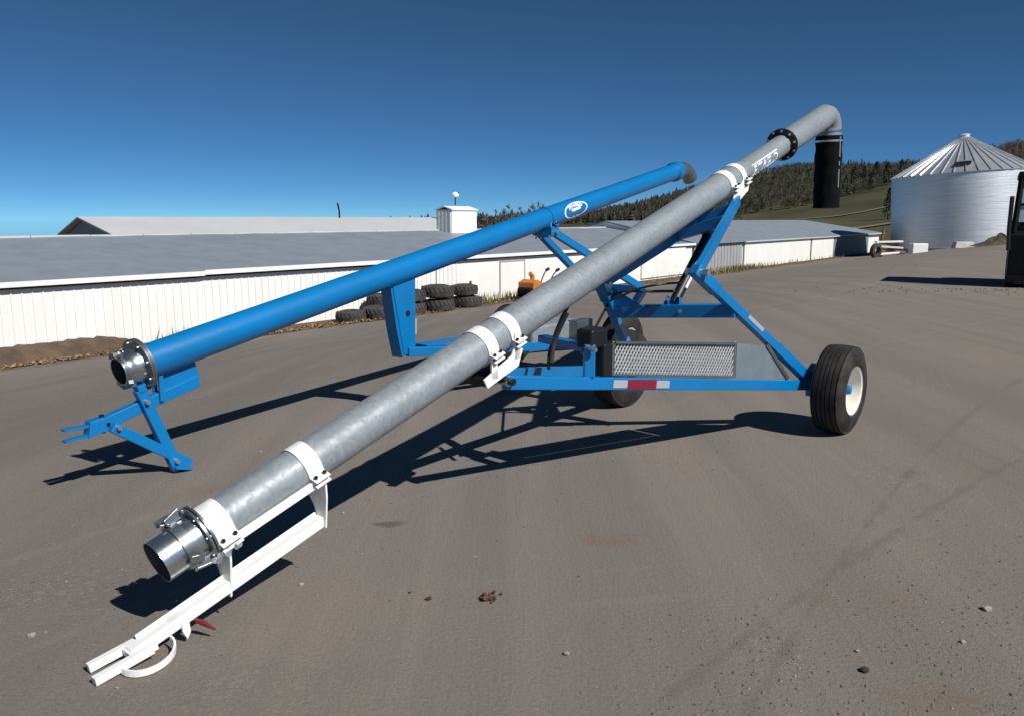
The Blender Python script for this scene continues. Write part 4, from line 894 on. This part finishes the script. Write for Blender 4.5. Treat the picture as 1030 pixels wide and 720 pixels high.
MB().tube((.27, -2.60, .95), (.33, -2.60, .94), .014, 10).build('fitting', M['bolt'], eng)
beam('mount_arm', ptp+Vector((-.03, .02, -.03)), (-.30, -2.36, ptp.z-.04), .08, .05)
# lettering on the upper pipe
ANG = math.atan2(-.17, .98)
tm = text_mesh('FITWELD', 1.12, .035, .25)
wrap_mesh(flat_mesh([[(-2.3, .52), (2.5, .52), (2.5, .62), (-2.3, .62)]]), G, .24, ANG-.05, .094, .108, M['decal'], 'lettering_bar', gm)
bx_ = flat_mesh([[(-2.35+i*.2, -.48), (-2.35+(i+1)*.2, -.48), (-2.35+(i+1)*.2, -.40), (-2.35+i*.2, -.40)] for i in range(24)])
wrap_mesh(bx_, G, .24, ANG-.05, .094, .108, M['decalblue'], 'lettering_rule', gm)
def shifted(me, dx, dy):
    m2 = me.copy()
    for v in m2.vertices: v.co.x += dx; v.co.y += dy
    return m2
wrap_mesh(shifted(tm, .09, -.08), G, .24, ANG-.05, .0935, .108, M['decalblue'], 'lettering_shadow', gm)
wrap_mesh(tm, G, .24, ANG-.05, .0955, .108, M['decal'], 'lettering', gm)

# ------------------------------------------------------------------ the blue pipe on its own carriage, behind
bm_ = thing('blue_auger', 'long blue pipe auger with white oval emblem standing behind the grey one', 'auger', (.538, 9.278, 0), -math.radians(36.89))
B = Pipe(-4.614, .8793, .2013); rb_ = .116
seg_tube(B, -5.03, 3.0, rb_).build('main_pipe', M['blue'], bm_)
MB().lathe(B.P(2.90), B.a, [(0, rb_), (.02, rb_+.02), (.10, rb_+.022), (.17, rb_+.016), (.17, rb_-.01)], 48, False, False).build('end_collar', M['blue'], bm_)
q0_ = B.P(3.02); stp = [q0_, q0_+B.a*.12, q0_+B.a*.24+Vector((0, 0, -.012)), q0_+B.a*.34+Vector((0, 0, -.05)), q0_+B.a*.43+Vector((0, 0, -.11)), q0_+B.a*.50+Vector((0, 0, -.19))]
MB().path(stp, .108, 40).build('outlet_elbow', M['darkzinc'], bm_, ang=20)
inb = MB().lathe(B.P(-5.195), B.a, [(0, .088), (0, .096), (.018, .102), (.022, .094), (.05, .094), (.065, .104), (.10, .114), (.145, .118)], 48, False, False)
inb.lathe(B.P(-5.195), B.a, [(.002, .089), (.09, .089)], 40, False, True)
io = inb.build('inlet_neck', M['zinc'], bm_)
MB().lathe(B.P(-5.135), B.a, [(0, .088), (.004, .088)], 32).build('inlet_hollow', M['dark'], io)
MB().lathe(B.P(-5.185), B.a, [(0, .096), (0, .107), (.022, .107), (.022, .096)], 40, False, False).build('latch_ring', M['darkzinc'], io)
for an in (1.9, -1.0, 4.3):
    lv = MB(); c0 = B.on(-5.18, an, .107); c1 = B.on(-5.14, an, .12); t_ = (B.x*-math.sin(an)+B.n*math.cos(an)); lv.bar(c0-t_*.03, c0+t_*.05, .03, .025); lv.bar(c0, c1, .02, .02)
    lv.build('lever_latch', M['darkzinc'], io, smooth=False)
fg = MB().lathe(B.P(-5.065), B.a, [(0, .09), (0, .178), (.016, .178), (.016, .09)], 48, False, False).lathe(B.P(-5.046), B.a, [(0, .09), (0, .176), (.014, .176), (.014, .09)], 48, False, False).build('inlet_flange', M['darkzinc'], bm_)
flange_bolts(fg, B, -5.055, .155, 8, .008, .024)
def bbeam(name, A, B2, wd, ht, **k): return beam(name, A, B2, wd, ht, bm_, **k)
# hitch plate, drawbar, parking jack
zb = lambda y: B.P(y).z-rb_*1.02
MB().prism([(-.008, -4.93, zb(-4.93)+.03), (-.008, -4.66, zb(-4.66)+.03), (-.008, -4.62, zb(-4.62)-.13), (-.008, -4.93, zb(-4.93)-.16)], (.016, 0, 0)).build('hitch_plate', M['blue'], bm_, smooth=False, bevel=.003)
for x_ in (-.05, .034): MB().prism([(x_, -4.95, zb(-4.95)+.06), (x_, -4.92, zb(-4.92)+.06), (x_, -4.92, zb(-4.92)-.17), (x_, -4.95, zb(-4.95)-.17)], (.016, 0, 0)).build('stiffener', M['blue'], bm_, smooth=False)
db = bbeam('drawbar', (0, -4.64, .617), (0, -5.36, .432), .06, .082)
MB().prism([(-.04, -5.30, .49), (-.04, -5.42, .475), (-.04, -5.44, .37), (-.04, -5.31, .40)], (.08, 0, 0)).build('drawbar_head', M['blue'], db, smooth=False, bevel=.004)
for z0_, z1_ in ((.445, .447), (.385, .375)): MB().bar((0, -5.42, z0_), (0, -5.575, z1_), .055, .014).build('drawbar_fork', M['blue'], db, smooth=False, bevel=.002)
MB().tube((0, -5.33, .38), (0, -5.33, .50), .016, 8).tube((-.05, -5.31, .44), (.05, -5.31, .44), .012, 8).build('drawbar_bolt', M['black'], db)
jk = bbeam('jack_leg', (.035, -5.085, .63), (.035, -4.86, .02), .062, .075)
MB().box((.035, -5.08, .64), (.075, .06, .05), Matrix.Rotation(math.radians(14), 3, 'X')).build('jack_bracket', M['blue'], jk, smooth=False, bevel=.004)
MB().bar((.045, -4.78, .012), (.045, -4.90, .05), .10, .02).build('jack_foot', M['blue'], jk, smooth=False, bevel=.003)
bz = bbeam('jack_brace', (.042, -5.29, .42), (.042, -4.77, .04), .045, .07)
jb = MB()
for c in ((.075, -5.06, .545), (.07, -4.88, .09), (.07, -5.26, .41)): jb.tube(Vector(c)-Vector((.05, 0, 0)), Vector(c)+Vector((.02, 0, 0)), .016, 8)
jb.build('jack_pin', M['bolt'], jk)
# drop bracket and lower arms
dbk = MB()
yt, yb = -2.56, -2.53
P = [(.055, -2.735, zb(-2.735)+.05), (.055, -2.44, zb(-2.44)+.05), (.055, -2.455, .53), (.055, -2.605, .52)]
dbk.prism(P, (-.11, 0, 0)); dbo = dbk.build('drop_bracket', M['blue'], bm_, smooth=False, bevel=.006)
MB().prism([(.045, -2.75, zb(-2.75)+.02), (.045, -2.73, zb(-2.73)+.02), (.045, -2.66, .8), (.045, -2.60, .50), (.045, -2.625, .50), (.045, -2.69, .78)], (-.13, 0, 0)).build('bracket_edge', M['blue'], dbo, smooth=False)
MB().tube((.05, -2.55, .90), (.062, -2.55, .90), .026, 20).build('lightening_hole', M['dark'], dbo)
MB().bar((.05, -2.447, .84), (.05, -2.451, .70), .014, .02).build('reflector_tape', M['silverref'], dbo, smooth=False)
bR, bL = Vector((.70, 0, .37)), Vector((-.53, 0, .37))
for hh in (bR, bL): bbeam('lower_arm', (.05 if hh.x > 0 else -.05, -2.56, .545), hh, .06, .085)
MB().prism([(.10, -2.35, .575), (-.10, -2.35, .575), (-.32, -1.2, .505), (.32, -1.2, .505)], (0, 0, .012)).build('arm_gusset', M['blue'], bm_, smooth=False)
k2R, k2L = Vector((.40, 1.37, .86)), Vector((-.40, 1.37, .86)); aa = Vector((0, -.26, 1.60))
for hh, kk, sg in ((bR, k2R, 1), (bL, k2L, -1)):
    bbeam('leg', hh, kk, .08, .09); bbeam('upper_arm', kk, aa+Vector((sg*.10, 0, 0)), .065, .085)
bbeam('cross_bar', k2L, k2R, .09, .09)
bbeam('pipe_saddle', (-.13, -.26, 1.61), (.13, -.26, 1.61), .16, .10)
ub = MB()
for y_ in (-.31, -.21):
    for x_ in (.10, -.10): ub.tube((x_, y_, 1.52), (x_, y_, 1.72), .012, 8)
ub.tube((.11, -.26, 1.60), (.16, -.26, 1.60), .022, 8); ub.build('saddle_bolt', M['bolt'], bm_)
band(B, -.26, .06, rb_, bm_, M['blue'], -.6)
for hh, xo in ((bR, .85), (bL, -.68)):
    sg = 1 if xo > 0 else -1
    kn = MB().prism([(hh.x-.05*sg, -.10, .28), (hh.x-.05*sg, .10, .28), (hh.x-.05*sg, .12, .46), (hh.x-.05*sg, -.10, .46)], (.08*sg, 0, 0)).build('axle_plate', M['blue'], bm_, smooth=False, bevel=.006)
    MB().tube((hh.x, 0, .36), (xo-.06*sg, 0, .36), .04, 16).build('spindle', M['blue'], kn); wheel(bm_, xo, 0, .36, .24, sg)
bbeam('axle', (-.53, 0, .33), (.70, 0, .33), .07, .07)
MB().box((.12, -.42, .50), (.32, .95, .22)).build('fuel_tank', M['galv'], bm_, smooth=False, bevel=.03)
MB().box((.32, -.02, .49), (.14, .34, .24)).build('tank_guard', M['darkzinc'], bm_, smooth=False, bevel=.01)
hose([(.1, -.5, .60), (.16, -.75, .72), (.14, -1.2, .56)], .014).build('fuel_hose', M['hose'], bm_)
# oval emblem
EA = math.atan2(-.10, .99); ring = []; n = 48
for k in range(n):
    a, b_ = 2*PI*k/n, 2*PI*(k+1)/n; ring.append([(2.1*math.cos(a), .80*math.sin(a)), (2.1*math.cos(b_), .80*math.sin(b_)), (1.90*math.cos(b_), .67*math.sin(b_)), (1.90*math.cos(a), .67*math.sin(a))])
fig = [[(-.8, .20), (.8, .22), (.85, 0.0), (-.85, -.02)], [(.12, -.03), (.55, -.02), (.50, -.62), (.16, -.64)], [(-.55, -.03), (-.12, -.03), (-.16, -.64), (-.50, -.62)]]
EY = .19; ES = .118
wrap_mesh(flat_mesh(ring), B, EY, EA+.12, rb_, ES, M['decal'], 'emblem_ring', bm_)
wrap_mesh(flat_mesh(fig), B, EY, EA+.12, rb_, ES, M['decal'], 'emblem_figure', bm_)
lt = MB(); vs = []; fs = []
tmm = text_mesh('FITWELD', .40, .022)
for v in tmm.vertices: v.co.x *= 1.45; v.co.y += .44-.10*v.co.x**2
wrap_mesh(tmm, B, EY, EA+.12, rb_, ES, M['decal'], 'emblem_lettering', bm_)

# ------------------------------------------------------------------ stones on the lot
M['palestone'] = mat('pale_stone', (.32, .28, .25), .9, var=.2, vscale=20); M['darkstone'] = mat('dark_stone', (.035, .03, .027), .9); M['brownclod'] = mat('brown_clod', (.10, .05, .032), .95, var=.4, vscale=25, bump=.8, bscale=40)
for k, (px, py, r_, m_, lab) in enumerate([(303, 588, .014, 'palestone', 'small pale stone between the white tow bar and the dark stain'), (570, 658, .016, 'palestone', 'lone pale pebble in front of the brown clod, nearest the camera'),
        (412, 596, .010, 'darkstone', 'tiny dark stone left of the dark chip and the brown clod'), (431, 603, .017, 'darkstone', 'dark stone chip just left of the brown clod'),
        (992, 613, .024, 'palestone', 'largest pale stone on the gravel at the right edge'), (968, 646, .015, 'palestone', 'small pale stone below the largest stone at the right'),
        (870, 675, .022, 'darkstone', 'dark stone on the gravel at the lower right'), (862, 655, .012, 'palestone', 'pale chip on the gravel above the dark stone at lower right'),
        (345, 516, .012, 'palestone', 'pale pebble beside the dark stain near the pipe shadow'), (262, 455, .016, 'palestone', 'pale pebble between the jack foot and the grey pipe'),
        (118, 692, .008, 'palestone', 'tiny pale chip in front of the white tow fork'), (32, 640, .020, 'palestone', 'flat grey stone on the gravel at the far left')]):
    p = gpos(px, py); tag(MB().rock(p+Vector((0, 0, r_*.35)), r_, .65).build('stone', M[m_], smooth=False), lab, 'stone')
p = gpos(490, 603); cl = MB(); R = random.Random(9)
for k in range(26): cl.rock(p+Vector((R.gauss(0, .019), R.gauss(0, .02), .006+abs(R.gauss(0, .008)))), R.uniform(.007, .016), .8, R)
tag(cl.build('manure_clod', M['brownclod'], smooth=False), 'lumpy reddish brown clod of manure lying on the lot', 'clod')
# loose gravel
V = []; F = []; R = random.Random(21)
base = [(0, 0, 1), (1, 0, 0), (-.5, .87, 0), (-.5, -.87, 0)]
def pebble(x, y, r_):
    o = len(V); z = gz(x, y); th = R.uniform(0, 6)
    for a, b_, c in ((0, 0, .8), (1, 0, .25), (-.2, .9, .2), (-.9, -.1, .25), (.1, -.95, .2), (0, 0, -.3)):
        j = R.uniform(.7, 1.2); V.append((x+r_*j*(a*math.cos(th)-b_*math.sin(th)), y+r_*j*(a*math.sin(th)+b_*math.cos(th)), z+r_*c*j))
    for a, b_, c in ((0, 1, 2), (0, 2, 3), (0, 3, 4), (0, 4, 1)): F.append((o+a, o+b_, o+c))
cl_ = [(1.9, 2.6, .5, .4, 1500), (2.4, 3.5, .6, .5, 850), (.95, 2.75, .3, .35, 700), (-1.7, 4.4, .8, .6, 900), (-.2, 5.6, .8, .5, 500), (.9, 5.9, .7, .45, 400), (-2.3, 3.2, .6, .6, 700), (12.5, 19.6, 2.4, .5, 500), (3.5, 5.0, 1.8, 1.2, 350), (0, 4, 2.5, 2, 300)]
for cx, cy_, sx, sy, n_ in cl_:
    for _ in range(n_):
        x, y = R.gauss(cx, sx), R.gauss(cy_, sy); pebble(x, y, (.0022+.0075*R.random()**3) if y < 12 else .022*R.uniform(.4, 2.0))
me = bpy.data.meshes.new('gravel'); me.from_pydata(V, [], F); me.materials.append(island_mat('gravel_colours', [(.10, .09, .08), (.15, .135, .12), (.2, .18, .155), (.10, .085, .07), (.3, .27, .23)]))
go = bpy.data.objects.new('gravel', me); C.objects.link(go); go['kind'] = 'stuff'
